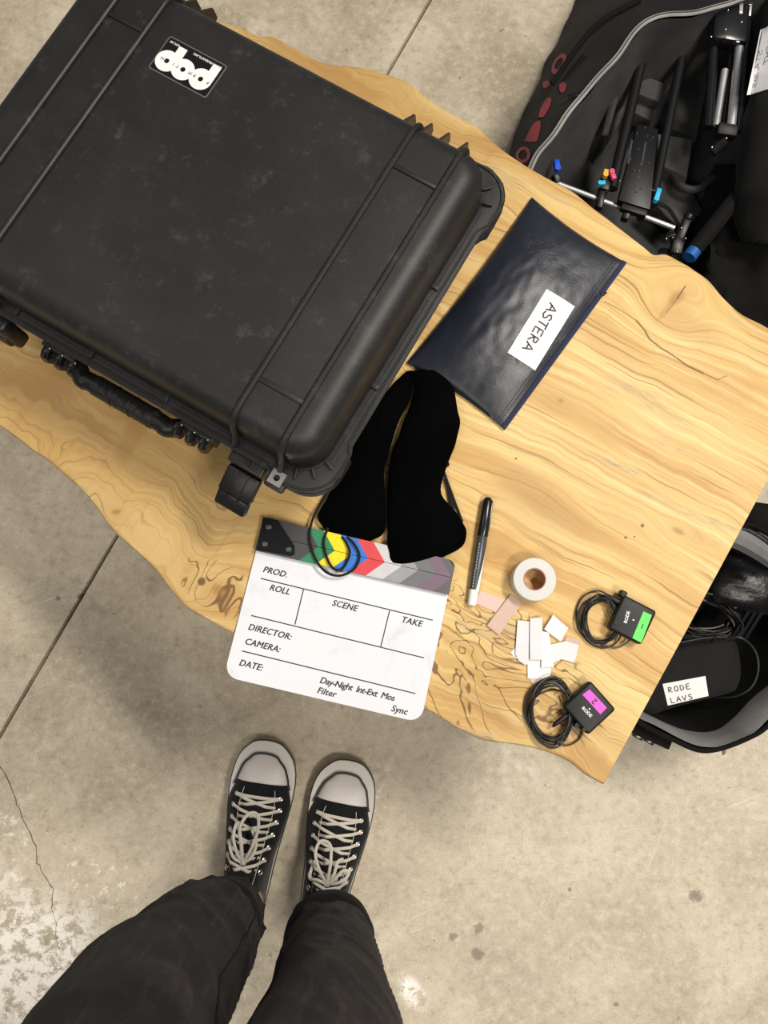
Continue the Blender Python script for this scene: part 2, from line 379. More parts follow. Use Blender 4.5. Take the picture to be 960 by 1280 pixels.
    ck = [(755, 377), (772, 386), (784, 393), (795, 400), (806, 413), (812, 424), (826, 435), (845, 447), (860, 458), (880, 467), (897, 475), (908, 470)]
    for k_, (a_, b_) in enumerate(zip(ck[:-1], ck[1:])): seg(*a_, *b_, .0005 if k_ in (0, 1, 2, 9, 10) else .0011, .8)
    seg(857, 357, 846, 374, .0008, .85); seg(846, 374, 832, 392, .0004, .6)
    # pin knots
    for px, py, r in ((803, 657, .0024), (782, 672, .0018), (793, 671, .0012), (562, 0, 0), (645, 573, .0015), (252, 727, .005)):
        if not r: continue
        o2 = inv @ at(px, py, .40)
        d = n.v_('LENGTH', n.comb(n.m_('SUBTRACT', x, o2.x), n.m_('SUBTRACT', y, o2.y), 0.0))
        c = n.mix(n.m_('MULTIPLY', n.smooth(d, r * 1.3, r * .7), .85), c, (.10, .05, .02))
    n.bump(n.m_('ADD', n.m_('MULTIPLY', streak, .5), fib), .0003, .35)
    if edge: c = n.mix(.45, c, (.30, .16, .06))
    return n.set(base=c, rough=n.ramp(streak, [(.3, .42), (.7, .52)]), spec=.3)

def mat_plastic(name='case_plastic', base=.0125, rough=.46):
    n = NT(name); a = n.noise(n.obj, 9, 5, .7); g = n.noise(n.obj, 900, 3, .6)
    c = n.mix(n.smooth(a, .35, .7), (base * .85, base * .85, base * .87), (base * 1.35, base * 1.34, base * 1.32))
    q = n.sep(n.obj)
    k = 0.0
    for i, ang in enumerate((75, 40, 110)):
        ca, sa = math.cos(R(ang)), math.sin(R(ang))
        u = n.m_('ADD', n.m_('MULTIPLY', q[0], ca), n.m_('MULTIPLY', q[1], sa)); v = n.m_('SUBTRACT', n.m_('MULTIPLY', q[1], ca), n.m_('MULTIPLY', q[0], sa))
        st = n.noise(n.comb(n.m_('MULTIPLY', u, 14), n.m_('MULTIPLY', v, 260), i * 3.0), 1, 3, .6, .3)
        k = n.m_('MAXIMUM', k, n.m_('MULTIPLY', n.smooth(st, .66, .76), n.smooth(n.noise(n.obj, 8 + i, 2), .48, .66)))
    c = n.mix(n.m_('MULTIPLY', k, .30), c, (.13, .13, .12))
    dust = n.smooth(n.noise(n.obj, 34, 6, .8), .54, .76)
    c = n.mix(n.m_('MULTIPLY', dust, .17), c, (.20, .19, .17))
    n.bump(g, .0004, .45)
    return n.set(base=c, rough=rough, spec=.38)

def mat_leather():
    n = NT('navy_leatherette')
    v = n.t.nodes.new('ShaderNodeTexVoronoi'); v.feature = 'DISTANCE_TO_EDGE'; v.inputs['Scale'].default_value = 420
    n.lk(n.v_('ADD', n.obj, n.v_('MULTIPLY', n.noise(n.obj, 60, 3, .6, col=True), (.004, .004, .004))), v.inputs['Vector'])
    cr = n.noise(n.obj, 26, 5, .7, 1.2)
    ridge = n.smooth(n.m_('ABSOLUTE', n.m_('SUBTRACT', cr, .5)), .03, 0.0)
    n.bump(n.m_('SUBTRACT', n.m_('ADD', n.m_('MULTIPLY', v.outputs[0], .5), n.m_('MULTIPLY', n.noise(n.obj, 38, 3, .6), 1.5)), n.m_('MULTIPLY', n.m_('MULTIPLY', ridge, .5), n.smooth(n.noise(n.obj, 14, 2), .5, .65))), .0008, .34)
    c = n.mix(n.noise(n.obj, 12, 3), (.006, .008, .016), (.010, .013, .023))
    return n.set(base=c, rough=.40, spec=.55)

def mat_fabric(name, col, col2=None, scale=900, rough=.85, sheen=.25, wear=0, bump=.0006, spec=.2):
    n = NT(name)
    a = n.noise(n.obj, 11, 5, .65)
    col2 = col2 or tuple(v * 1.5 for v in col)
    c = n.mix(n.smooth(a, .3, .75), col, col2)
    w1 = n.noise(n.obj, scale, 2, .5)
    if wear:
        q = n.sep(n.obj)
        st = n.noise(n.comb(n.m_('MULTIPLY', q[0], 60), n.m_('MULTIPLY', q[1], 60), n.m_('MULTIPLY', q[2], 9)), 1, 4, .7)
        c = n.mix(n.m_('MULTIPLY', n.smooth(st, .5, .8), wear), c, tuple(v * 2.6 for v in col2))
    n.bump(w1, bump, .5)
    return n.set(base=c, rough=rough, sheen=sheen, spec=spec)

M = {}
M['concrete'] = mat_concrete()
M['joint'] = plain('joint_dirt', (.006, .005, .004), .95, spec=.1)
M['plastic'] = mat_plastic()
M['plastic2'] = mat_plastic('latch_plastic', .0085, .36)
M['gloss'] = plain('gloss_black', (.006, .006, .007), .25)
M['black'] = plain('matt_black', (.0055, .0055, .006), .5, spec=.35)
M['black_metal'] = plain('anodised_black', (.004, .004, .005), .38, 0, spec=.35)
M['rubber'] = plain('cable_rubber', (.009, .009, .009), .42)
M['steel'] = plain('steel', (.62, .60, .56), .32, 1)
M['chrome'] = plain('chrome', (.75, .75, .75), .18, 1)
M['silver'] = plain('brushed_aluminium', (.62, .62, .63), .38, .75)
M['leather'] = mat_leather()
M['star'] = plain('embossed_star', (.006, .008, .016), .5)
M['blue_tape'] = plain('zip_tape_blue', (.010, .018, .085), .65, bump=.0003)
M['paper'] = plain('white_paper', (.74, .74, .735), .65, var=.03)
M['label'] = plain('label_paper', (.70, .70, .71), .6, var=.04)
M['liner'] = plain('release_paper', (.60, .61, .63), .5, var=.08)
M['pink'] = plain('skin_tape_fabric', (.56, .40, .34), .85, var=.08, bump=.0003, scale=900)
M['pink2'] = plain('skin_tape_light', (.63, .46, .41), .85, var=.08, bump=.0003, scale=900)
M['velvet'] = mat_fabric('black_velvet', (.0007, .0007, .0008), (.0016, .0016, .0018), 700, .95, .0, spec=.03)
M['cord'] = mat_fabric('black_cord', (.006, .006, .006), scale=1500, sheen=.15)
M['ink'] = plain('marker_ink', (.015, .015, .017), .6)
M['print'] = plain('printed_black', (.012, .012, .014), .5)
_n = NT('slate_white'); _s = _n.noise(_n.obj, 22, 4, .6, .6)
M['acryl'] = _n.set(base=_n.mix(_n.m_('MULTIPLY', _n.smooth(_s, .56, .76), .5), (.67, .69, .74), (.50, .52, .57)), rough=.42)
M['white_plastic'] = plain('white_plastic', (.80, .80, .80), .4)
M['jeans'] = mat_fabric('black_denim', (.017, .0152, .0165), (.040, .0355, .0365), 1400, .9, .03, .45, spec=.15)
M['hem'] = mat_fabric('black_denim_hem', (.009, .0084, .009), (.019, .0175, .018), 1400, .9, .03, .1, spec=.1)
M['canvas'] = mat_fabric('black_canvas', (.0055, .006, .0075), (.010, .0105, .012), 1600, .9, .15)
M['rubber_white'] = plain('shoe_rubber', (.60, .57, .53), .55, var=.12, scale=120)
M['rubber_toe'] = plain('shoe_toe_cap', (.60, .565, .545), .5, var=.12, scale=90)
M['foxing'] = plain('shoe_stripe', (.015, .015, .016), .5)
M['bumper'] = plain('shoe_toe_bumper', (.38, .32, .25), .75, var=.2, bump=.0012, scale=500)
M['lace'] = mat_fabric('shoe_lace', (.52, .48, .42), (.62, .58, .51), 1500, .9, .1, bump=.0005)
M['skin'] = plain('skin', (.46, .27, .19), .5, sss=.1)
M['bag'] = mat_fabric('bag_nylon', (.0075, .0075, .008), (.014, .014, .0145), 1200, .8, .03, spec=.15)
M['bag_dark'] = mat_fabric('bag_dark_nylon', (.004, .004, .004), (.007, .007, .007), 1200, .8, .02, spec=.12)  # darker, near-black nylon for covers, straps and inner wall
M['lining'] = mat_fabric('bag_lining', (.026, .026, .027), (.052, .052, .053), 700, .5, .05, bump=.001)
M['lining_grey'] = mat_fabric('bag_lining_grey', (.16, .16, .165), (.25, .25, .25), 700, .55, .1, bump=.001)
M['zip'] = mat_fabric('grey_zip', (.22, .21, .205), (.36, .35, .33), 900, .6, 0)
M['pad'] = mat_fabric('grey_padding', (.04, .04, .042), (.075, .075, .075), 600, .7, .05)
M['red'] = plain('red_print', (.30, .03, .05), .65)
M['grey_strap'] = mat_fabric('grey_webbing', (.20, .20, .21), (.30, .30, .30), 500, .8, .1)
def col(name, *c, rough=.42, metal=0, **k): M[name] = plain(name, srgb(*c), rough, metal, **k); return M[name]
col('knob_blue', 20, 80, 215); col('knob_cyan', 40, 170, 215); col('knob_pink', 205, 70, 120); col('knob_gold', 225, 170, 50)
col('tag_green', 95, 235, 95, rough=.6); col('tag_pink', 250, 85, 205, rough=.6); col('cap_blue', 30, 90, 160)
# ------------------------------------------------------------------ floor: three concrete slabs around a sawn joint and a crack
base = MB().box((0, .3, -.065), (5.2, 5.2, .05)).build('floor', M['joint'], None, smooth=False, kind='structure')
MW[base] = Matrix.Identity(4)
g0, g1 = at(-2, 923, 0), at(538, 0, 0)
gd = (g1 - g0).normalized(); gn = Vector((-gd.y, gd.x, 0)); gw = .0034
A0 = g0 - gd * 2.2; A1 = g0 + gd * 3.4
MB().prism([(p.x, p.y) for p in (A0 + gn * gw, A1 + gn * gw, Vector((-2.6, 2.9, 0)), Vector((-2.6, -2.3, 0)))], -.04, 0, .0015).build('concrete_slab', M['concrete'], base)
cr = [(-260, 820), (-120, 900), (-40, 935), (0, 957), (14, 985), (24, 1012), (31, 1030), (44, 1058), (46, 1078), (58, 1098), (66, 1112), (65, 1135), (70, 1155), (69, 1172), (76, 1192), (75, 1208), (80, 1226)]
up, dn = [], []
rc = random.Random(3)
crw = []
for i, (x, y) in enumerate(cr):
    crw.append(at(x, y, 0))
fine = []
for i in range(len(crw) - 1):
    for j in range(4):
        q = crw[i].lerp(crw[i + 1], j / 4)
        fine.append(q + Vector((rc.uniform(-.0016, .0016), rc.uniform(-.0016, .0016), 0)))
fine.append(crw[-1])
N = len(fine)
for i, q in enumerate(fine):
    t = i / (N - 1); wdt = .0011 * (1 - t ** 2.5) * rc.uniform(.6, 1.3)
    d = (fine[min(i + 1, N - 1)] - fine[max(i - 1, 0)]).normalized(); nn = Vector((-d.y, d.x, 0))
    up.append(q + nn * wdt); dn.append(q - nn * wdt)
# crack starts on the joint
B0 = A0 - gn * gw; B1 = A1 - gn * gw
t0 = (fine[0] - B0).dot(gd); j0 = B0 + gd * (t0 - .3)
outline = [B1, B0 + gd * max(t0 - .1, .2)] + up + dn[::-1] + [B0 + gd * max(t0 - .103, .19), B0, Vector((1.0, -2.3, 0)), Vector((2.6, -2.3, 0)), Vector((2.6, 2.9, 0))]
MB().prism([(p.x, p.y) for p in outline], -.04, 0).build('concrete_slab', M['concrete'], base, smooth=False)

# ------------------------------------------------------------------ table
TZ, TT = .40, .038
tab = thing('coffee_table', 'live-edge pale wooden slab table with spalted grain and a sawn right end', 'table', (*at(560, 560, 0).xy, 0), R(-29))
top_px = [(960, 412), (1100, 480), (1180, 540), (1130, 640)]  # beyond the frame on the right
tedge = [(175, -60), (240, 10), (300, 34), (322, 44), (340, 45), (362, 56), (380, 66), (404, 78), (430, 82), (455, 84), (483, 92), (510, 103), (535, 122), (560, 139), (585, 152), (597, 158), (620, 180), (655, 205), (690, 225), (715, 238), (745, 262), (775, 285), (805, 308), (818, 318), (833, 318), (852, 327), (870, 338), (888, 352), (905, 372), (930, 394), (962, 411), (1010, 440), (1075, 470)]
redge = [(1062, 420)]
bedge = [(755, 980), (733, 968), (715, 952), (695, 943), (660, 933), (625, 928), (598, 923), (575, 912), (555, 900), (535, 888), (500, 878), (440, 868), (380, 842), (330, 806), (300, 790), (288, 788), (270, 780), (252, 770), (232, 757), (212, 735), (195, 712), (175, 693), (158, 678), (140, 660), (125, 640), (105, 615), (85, 596), (60, 575), (40, 562), (25, 550), (0, 532), (-40, 505), (-90, 480)]
def smoothpx(pts, n=4): return [(p.x, p.y) for p in catmull([(a, b, 0) for a, b in pts], n)]
loop = [at(x, y, TZ) for x, y in smoothpx(tedge) + smoothpx(bedge)]
inv = MW[tab].inverted()
# right end: straight saw cut; left end straight under the case
L = [inv @ p for p in loop]
nT = len(smoothpx(tedge))
xr = (inv @ at(755, 980, TZ)).x
xr2 = (inv @ at(960, 600, TZ)).x
topL, botL = L[:nT], L[nT:]
topL = [p for p in topL if p.x < xr2 + .12]
ye = (inv @ at(960, 600, TZ)).y
outl = topL + [Vector((xr2 + .004, topL[-1].y - .008, 0)), Vector((xr2 + .004, topL[-1].y - .02, 0))] + [Vector((xr2 + .004, ye + (topL[-1].y - ye) * k / 8, 0)) for k in range(6, 0, -1)] + [Vector((xr2 + .01, ye, 0))] + [Vector((xr2 + .01, ye + (botL[0].y - ye) * k / 30, 0)) for k in range(1, 30)] + [Vector((xr2 + .01, botL[0].y + .002, 0))] + botL
outl = [Vector((p.x, p.y, 0)) for p in outl]
# clip everything past the saw cut line (xr .. xr2)
def cut(p):
    ya, yb = botL[0].y, (inv @ at(960, 600, TZ)).y
    xm = xr + (xr2 - xr) * (p.y - ya) / (yb - ya)
    return Vector((min(p.x, xm), p.y, 0))
outl = [cut(p) for p in outl]
clean = [outl[0]]
for p in outl[1:]:
    if (p - clean[-1]).length > .0015: clean.append(p)
outl = clean
cen = sum(outl, Vector()) / len(outl)
def nrm(i):
    d = outl[(i + 1) % len(outl)] - outl[i - 1]; return Vector((d.y, -d.x, 0)).normalized()
ar = sum(outl[i].x * outl[(i + 1) % len(outl)].y - outl[(i + 1) % len(outl)].x * outl[i].y for i in range(len(outl)))
sg = 1 if ar > 0 else -1
def ring(off, z, wob=0):
    r = []
    for i, p in enumerate(outl):
        straight = p.x > min(xr, xr2) - .008 and p.y > botL[0].y + .001 and p.y < topL[-1].y - .01
        k = .15 if straight else 1
        o = nrm(i) * sg * off * k + nrm(i) * sg * k * wob * (noise.noise(Vector((p.x * 22, p.y * 22, z * 40))))
        r.append(Vector((p.x, p.y, z)) + o)
    return r
mb = MB()
rows = [ring(-.004, TZ), ring(-.001, TZ - .0006), ring(.001, TZ - .004, .003), ring(-.0005, TZ - .014, .005), ring(-.006, TZ - .026, .006), ring(-.016, TZ - TT, .004)]
mb.grid(rows, True)
bm = mb.bm; bm.verts.ensure_lookup_table()
n_ = len(outl)
bm.faces.new([bm.verts[i] for i in range(n_)])
bm.verts.index_update()
tris = bmesh.ops.triangulate(bm, faces=[f for f in bm.faces if len(f.verts) > 4])['faces']
for f in list(tris):
    ids = [v.index for v in f.verts]
    try: bm.faces.new([bm.verts[i + 5 * n_] for i in ids[::-1]])
    except ValueError: pass
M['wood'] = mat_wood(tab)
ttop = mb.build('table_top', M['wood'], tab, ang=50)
for fx, fy in ((.20, .18), (.20, -.12), (-.32, .12), (-.32, -.14)):
    b = MB()
    for dx in (-.035, .035):
        b.tube([(fx + dx, fy, TZ - TT + .002), (fx * 1.06, fy * 1.1, .012)], .005, 8)
    b.box((fx, fy, TZ - TT - .001), (.11, .05, .004), bev=.001)
    b.lathe([(.008, 0), (.008, .014)], (fx * 1.06, fy * 1.1, .0), n=10)
    b.build('leg', M['black_metal'], tab)

# ------------------------------------------------------------------ hard case
CA = R(-30.2); W_, D_ = .545, .424
zf = TZ + .135
cx_ = Vector((math.cos(CA), math.sin(CA), 0)); cy_ = Vector((-cx_.y, cx_.x, 0))
pr = at(510, 440, zf); pf = at(150, 478, zf)
# centre from the right flange line and the front flange line
cxv = pr.dot(cx_) - W_ / 2; cyv = pf.dot(cy_) + D_ / 2
cc = cx_ * cxv + cy_ * cyv; cc.z = TZ
case = thing('hard_case', 'large scuffed black plastic hard case lying flat on the table', 'case', cc, CA)
ci = MW[case].inverted()
def cl(x, y, z): return ci @ at(x, y, TZ + z)
H_ = .200
b = MB()
ins = [(.030, .0), (.024, .006), (.021, .02), (.019, .118)]
b.grid([[(x, y, z) for x, y in rrect(W_ - 2 * i, D_ - 2 * i, .030)] for i, z in ins], True, True, True).build('body', M['plastic'], case)
# flange with widened corner ears
def flange(z0, z1, grow):
    pts = []
    w2, d2 = W_ / 2 + grow, D_ / 2 + grow; ear, el, tr = .0085, .052, .014
    quarter = []
    r = .040
    quarter += [(w2, d2 - el - tr), (w2 + ear * .5, d2 - el - tr * .35), (w2 + ear, d2 - el)]
    quarter += [(w2 + ear - r + r * math.cos(R(a)), d2 + ear - r + r * math.sin(R(a))) for a in range(0, 91, 10)]
    quarter += [(w2 - el, d2 + ear), (w2 - el - tr * .35, d2 + ear * .5), (w2 - el - tr, d2)]
    for sx, sy in ((1, 1), (-1, 1), (-1, -1), (1, -1)):
        q = [(x * sx, y * sy) for x, y in quarter]
        pts += q if sx * sy > 0 else q[::-1]
    return pts
b = MB(); b.prism(flange(.112, .124, -.002), .108, .1235, .002); b.build('rim', M['plastic'], case)
b = MB(); b.prism(flange(.125, .140, 0), .1245, .140, .0025, 3)
lidrows = [(.0135, .139), (.0150, .150), (.0155, .160)]
for k in range(0, 10):
    a = R(90 * k / 9); rr_ = .026
    lidrows.append((.016 + rr_ * (1 - math.cos(a)), H_ - .026 + rr_ * math.sin(a) * 1.0))
b.grid([[(x, y, z) for x, y in rrect(W_ - 2 * i, D_ - 2 * i, max(.016, .046 - i * .7))] for i, z in lidrows], True, False, True)
# raised lip round the flange top
lp = [(x, y, .1405) for x, y in flange(0, 0, -.0035)]
b.tube(lp, .0013, 6, closed=True)
b.tube([(x, y, .1395) for x, y in rrect(W_ - .022, D_ - .022, .040)], .0018, 6, closed=True)
# small stop tabs along the flange groove
for sx in (-1, 1):
    for y in (-.075, .06): b.box((sx * (W_ / 2 - .011), y, .141), (.010, .006, .005), bev=.001)
for sy in (-1, 1):
    for x in (-.13, -.03, .07): b.box((x, sy * (D_ / 2 - .011), .141), (.006, .010, .005), bev=.001)
for sx in (-1, 1):
    for sy in (-1, 1):
        for a in (20, 45, 70):
            cxx, cyy = sx * (W_ / 2 - .050), sy * (D_ / 2 - .050)
            v = Vector((sx * math.cos(R(a)), sy * math.sin(R(a)), 0))
            b.bar(Vector((cxx, cyy, .1425)) + v * .038, Vector((cxx, cyy, .1415)) + v * .050, .0022, .006, .0006)
b.build('lid', M['plastic'], case, ang=40)
# ribs
def lidpath(x):
    p = [(x, -D_ / 2 - .0005, .110), (x, -D_ / 2 - .0005, .128), (x, -D_ / 2 + .004, .141), (x, -D_ / 2 + .011, .155)]
    for k in range(1, 9):
        a = R(90 * k / 8); p.append((x, -D_ / 2 + .0135 + .0275 * (1 - math.cos(a)), H_ - .026 + .0272 * math.sin(a)))
    q = [(x, -y, z) for _, y, z in p[::-1]]
    return p + q
r1, r2 = cl(400, 347, H_).x, cl(461, 378, H_).x
l1, l2 = cl(70, 105, H_).x, cl(102.5, 152, H_).x
print('ribs', l1, l2, r1, r2)
for x in (r1, r2, l1, l2):
    MB().tube(lidpath(x), [.0042] * 4 + [.0036] * 16 + [.0042] * 4, 10).build('rib', M['plastic'], case)
for xa, xb in ((r1, r2), (l1, l2)):
    for y in (cl(513, 218, H_).y, cl(349, 487, H_).y):
        MB().bar((xa + .002, y, H_ + .0002), (xb - .002, y, H_ + .0002), .0055, .0040, .0012).build('cross_rib', M['plastic'], case)
# rear hinge fins
xs = [cl(x, y, .14).x for x, y in ((520, 148), (541, 160), (562, 172), (585, 183))]
for x in xs + [-(v) for v in xs]:
    MB().grid([[(x + s * .0026, D_ / 2 - .03, .186), (x + s * .0026, D_ / 2 - .02, .11), (x + s * .0012, D_ / 2 + .019, .136), (x + s * .0012, D_ / 2 + .016, .152)] for s in (-1, 1)], True, True, True).build('hinge_fin', M['plastic2'], case)
for s in (-1, 1):
    MB().box((s * sum(xs) / 4, D_ / 2 + .002, .128), (.085, .012, .018), bev=.004).build('hinge_barrel', M['plastic2'], case)
# latches
lx = cl(305, 590, .12).x
def latch(x, opened):
    t = thing('latch', None, None, (x, -D_ / 2, .0), 0, None, case)
    tag(t, 'black latch swung open' if opened else 'black latch snapped shut')
    w2 = .044
    if opened:
        a = MB(); a.box((0, -.004, .118), (w2, .020, .026), bev=.003)
        a.box((0, -.028, .106), (w2 - .002, .032, .013), Matrix.Rotation(R(24), 3, 'X'), bev=.003)
        a.build('latch_body', M['plastic2'], t)
        c = MB(); c.box((0, -.049, .094), (w2 - .004, .020, .012), Matrix.Rotation(R(38), 3, 'X'), bev=.003)
        for k in (-1, 1): c.bar((k * .007, -.016, .1195), (k * .007, -.048, .1035), .0016, .0022, .0004)
        c.build('release_lever', M['plastic2'], t)
        MB().box((.012, -.004, .132), (.014, .014, .0035), bev=.001).build('catch', M['plastic'], t)
    else:
        a = MB(); a.box((0, -.009, .100), (w2, .020, .056), bev=.006, seg=3); a.build('latch_body', M['plastic2'], t)
        MB().box((0, -.016, .090), (w2 - .014, .014, .022), bev=.004).build('release_lever', M['plastic2'], t)
    return t
latch(lx, True); latch(cl(5, 392, .11).x, False)
# stainless padlock plate
pc = cl(347, 599, .135)
q = []
n8 = 32
outer = []
for k in range(n8):
    a = 2 * PI * k / n8 + PI / 4; c_, s_ = math.cos(a), math.sin(a); m_ = max(abs(c_), abs(s_)); outer.append((.0082 * c_ / m_, .0082 * s_ / m_))
rows = [[(x, y, z) for x, y in outer] for z in (.1385, .1425)] + [[(.0036 * math.cos(2 * PI * k / n8 + PI / 4), .0036 * math.sin(2 * PI * k / n8 + PI / 4), z) for k in range(n8)] for z in (.1425, .1385)]
b = MB(); b.grid([[Vector(p) + Vector((pc.x, pc.y, 0)) for p in r_] for r_ in rows], True, wrap=True)
b.build('padlock_plate', M['steel'], case, smooth=False, label='small stainless steel padlock plate')
MB().box((pc.x, pc.y, .131), (.024, .024, .012), bev=.003).build('padlock_lug', M['plastic'], case)
# handle on the front
h0, h1 = cl(62, 437, .075), cl(262, 563, .075)
hy = -D_ / 2 - .005
handle = thing('handle', None, None, (0, hy, .078), 0, None, case)
hx0, hx1 = h0.x, h1.x
hm = (hx0 + hx1) / 2
MB().tube(catmull([(hx0 + .045, .0, -.002), (hx0 + .058, -.008, 0), (hm - .05, -.0060, 0), (hm, -.0065, 0), (hm + .05, -.0060, 0), (hx1 - .058, -.008, 0), (hx1 - .045, .0, -.002)], 4), .0115, 12).build('grip_core', M['plastic2'], handle)
MB().tube([(hm - .044, -.006, 0), (hm - .042, -.006, 0), (hm + .042, -.006, 0), (hm + .044, -.006, 0)], [.010, .0125, .0125, .010], 16).build('grip', M['plastic'], handle)
for k in (-1, 0, 1):
    MB().box((hm + k * .026, -.008, .0124), (.013, .009, .0018), bev=.0006).build('grip_ridge', M['plastic2'], handle)
    MB().tube([(hm + k * .026 + .012, -.0060 + .0127 * math.cos(a * PI / 8), .0127 * math.sin(a * PI / 8)) for a in range(17)], .0007, 5).build('grip_ridge', M['plastic2'], handle)
for e, s in ((hx0, 1), (hx1, -1)):
    for k in range(3):
        x = e + s * (.006 + k * .0180)
        MB().lathe([(.004, -.0058), (.0120, -.0050), (.0130, 0), (.0120, .0050), (.004, .0058)], (x, .000, .001), (1, 0, 0), 10).build('hinge_knuckle', M['gloss'], handle)
        MB().box((x, -.006, .0118), (.0040, .007, .003), bev=.0006).build('hinge_knuckle', M['plastic'], handle)
        MB().ball((x + .003, .003, .0135), .0016, n=8).build('rivet', M['steel'], handle)
    MB().bar((e, .001, 0), (e + s * .056, .001, 0), .010, .010, .002).build('pivot', M['plastic2'], handle)
    MB().box((e + s * .02, .008, 0), (.046, .012, .030), bev=.002).build('bracket', M['plastic2'], handle)
# club sticker
sc_ = cl(235, 84, H_)
st = thing('sticker', None, None, (sc_.x, sc_.y, H_), PI, None, case)
tag(st, 'black rectangular sticker with a round white three-letter logo')
MB().prism(rrect(.0755, .0455, .003, 4), .0001, .0007).build('sticker_border', plain('sticker_edge', (.10, .095, .085), .5), st, smooth=False)
MB().prism(rrect(.0725, .0425, .002, 4), .0004, .0010).build('sticker_base', M['gloss'], st, smooth=False)
yb = -.003 + .0005
white = MB()
def disc(b_, x, y, r0, r1_, z0, z1, n=36):
    rows = [[(x + r * math.cos(2 * PI * k / n), y + r * math.sin(2 * PI * k / n), z) for k in range(n)] for r, z in ((r0, z0), (r1_, z0), (r1_, z1), (r0, z1))]
    b_.grid(rows, True, wrap=True)
for i, x in enumerate((-.0205, .0025, .0235)):
    y0 = -.0005 + .0065 - (.0, .0, .0)[i]
    disc(white, x, y0, .0030, .0130, .0010, .0014 + i * .00008)
for i, x in enumerate((-.0205, .0235)):
    white.box((x - .0078, -.0078 + .003, .0012), (.0103, .0235, .0003))
white.build('logo', M['paper'], st, smooth=False)
for ch, x, a in (('P', -.0305, -10), ('P', -.0125, 5), ('M', -.0068, 5), ('T', .0095, 0), ('I', .0145, 0), ('N', .0290, 0)):
    text('logo_letter', ch, .0055, M['print'], st, (x, .0040, .00165), R(a), align='CENTER')
text('lettering', 'JULIAN PRODUCTS, INC.', .0036, M['paper'], st, (-.0330, -.0178, .0011), 0, bold=.00008, sx=.92)
text('lettering', 'NYC NY', .0036, M['paper'], st, (.0215, -.0178, .0011), 0, bold=.00008, sx=.9)

# ------------------------------------------------------------------ navy zip pouch
pts = {'tl': at(664, 249, TZ), 'tr': at(782, 331, TZ), 'br': at(631, 538, TZ), 'bl': at(508, 455, TZ)}
pouch = thing('zip_pouch', 'navy leatherette zip pouch with embossed stars and a hand-lettered white label', 'pouch', sum(pts.values(), Vector()) / 4)
def pz(u, v):
    """u: across from the folded edge to the zip edge, v: from the far end to the near end"""
    p = pts['tl'].lerp(pts['tr'], u).lerp(pts['bl'].lerp(pts['br'], u), v)
    bow = .0045 * math.sin(PI * u) * (1 if v < .5 else -1) * abs(2 * v - 1) ** 2
    dv = (pts['bl'] - pts['tl']).normalized()
    p = p + dv * bow
    du = (pts['tr'] - pts['tl']).normalized()
    p = p + du * (.003 * math.sin(PI * v) * (1 - u) * 2 * max(0, .5 - u))
    e = (max(0, math.sin(PI * min(1, u * 1.02))) ** .55) * (max(0, math.sin(PI * v)) ** .5)
    h = .026 * e * (1 - .45 * u)
    h += e * (.0022 * noise.noise(Vector((u * 4, v * 5, 1))) + .0009 * noise.noise(Vector((u * 14, v * 16, 2))) + .0012 * abs(noise.noise(Vector((u * 6 + v * 3, v * 4, 7)))))
    return p, .003 + h
nu, nv = 44, 64
b = MB()
topr = []
for j in range(nv + 1):
    row = []
    for i in range(nu + 1):
        p, h = pz(i / nu * .955, j / nv); row.append((p.x, p.y, TZ + .0015 + h))
    topr.append(row)
b.grid(topr)
b.grid([[(x, y, TZ + .0005 + (.0 if 0 < i < nu and 0 < j < nv else .002)) for i, (x, y, z) in enumerate(r)] for j, r in enumerate(topr)])
bmesh.ops.bridge_loops(b.bm, edges=[e for e in b.bm.edges if e.is_boundary])
b.build('pouch_body', M['leather'], pouch, world=True, ang=60)
def surf(u, v, o=.0006):
    p, h = pz(u, v); return Vector((p.x, p.y, TZ + .0015 + h + o))
from functools import lru_cache
def uv_of(p):
    u, v = .5, .5
    for _ in range(12):
        q0 = pz(u, v)[0]; e = Vector((p.x, p.y, 0)) - Vector((q0.x, q0.y, 0))
        du = (pz(u + .01, v)[0] - q0) / .01; dv = (pz(u, v + .01)[0] - q0) / .01
        det = du.x * dv.y - du.y * dv.x
        u += (e.x * dv.y - e.y * dv.x) / det; v += (du.x * e.y - du.y * e.x) / det
        u = min(1, max(0, u)); v = min(1, max(0, v))
    return u, v
def proj(p, o=.0006):
    u, v = uv_of(p); return surf(u, v, o)
lab = [at(682, 364, TZ + .017), at(718, 384, TZ + .012), at(669, 463, TZ + .012), at(634, 442, TZ + .017)]
b = MB()
g = [[proj(lab[0].lerp(lab[1], i / 8).lerp(lab[3].lerp(lab[2], i / 8), j / 14), .0007) for i in range(9)] for j in range(15)]
b.grid(g); b.grid([[p - Vector((0, 0, .0004)) for p in r] for r in g])
bmesh.ops.bridge_loops(b.bm, edges=[e for e in b.bm.edges if e.is_boundary])
plab = b.build('label', M['label'], pouch, world=True, label='white paper label lettered in black marker')
# letters: run from the top of the label down its length
xd = (lab[3] - lab[0]).normalized(); xd.z = 0; xd.normalize(); yd = (lab[1] - lab[0]).normalized(); yd.z = 0; yd.normalize()
b = MB()
o_ = at(687, 384, TZ + .015)
strokes(b, 'ASTERA', at(686, 381, TZ + .015), xd, yd, .0125, .96, .0009, surf=lambda p: proj(p, .0013))
b.build('lettering', M['ink'], plab, world=True)
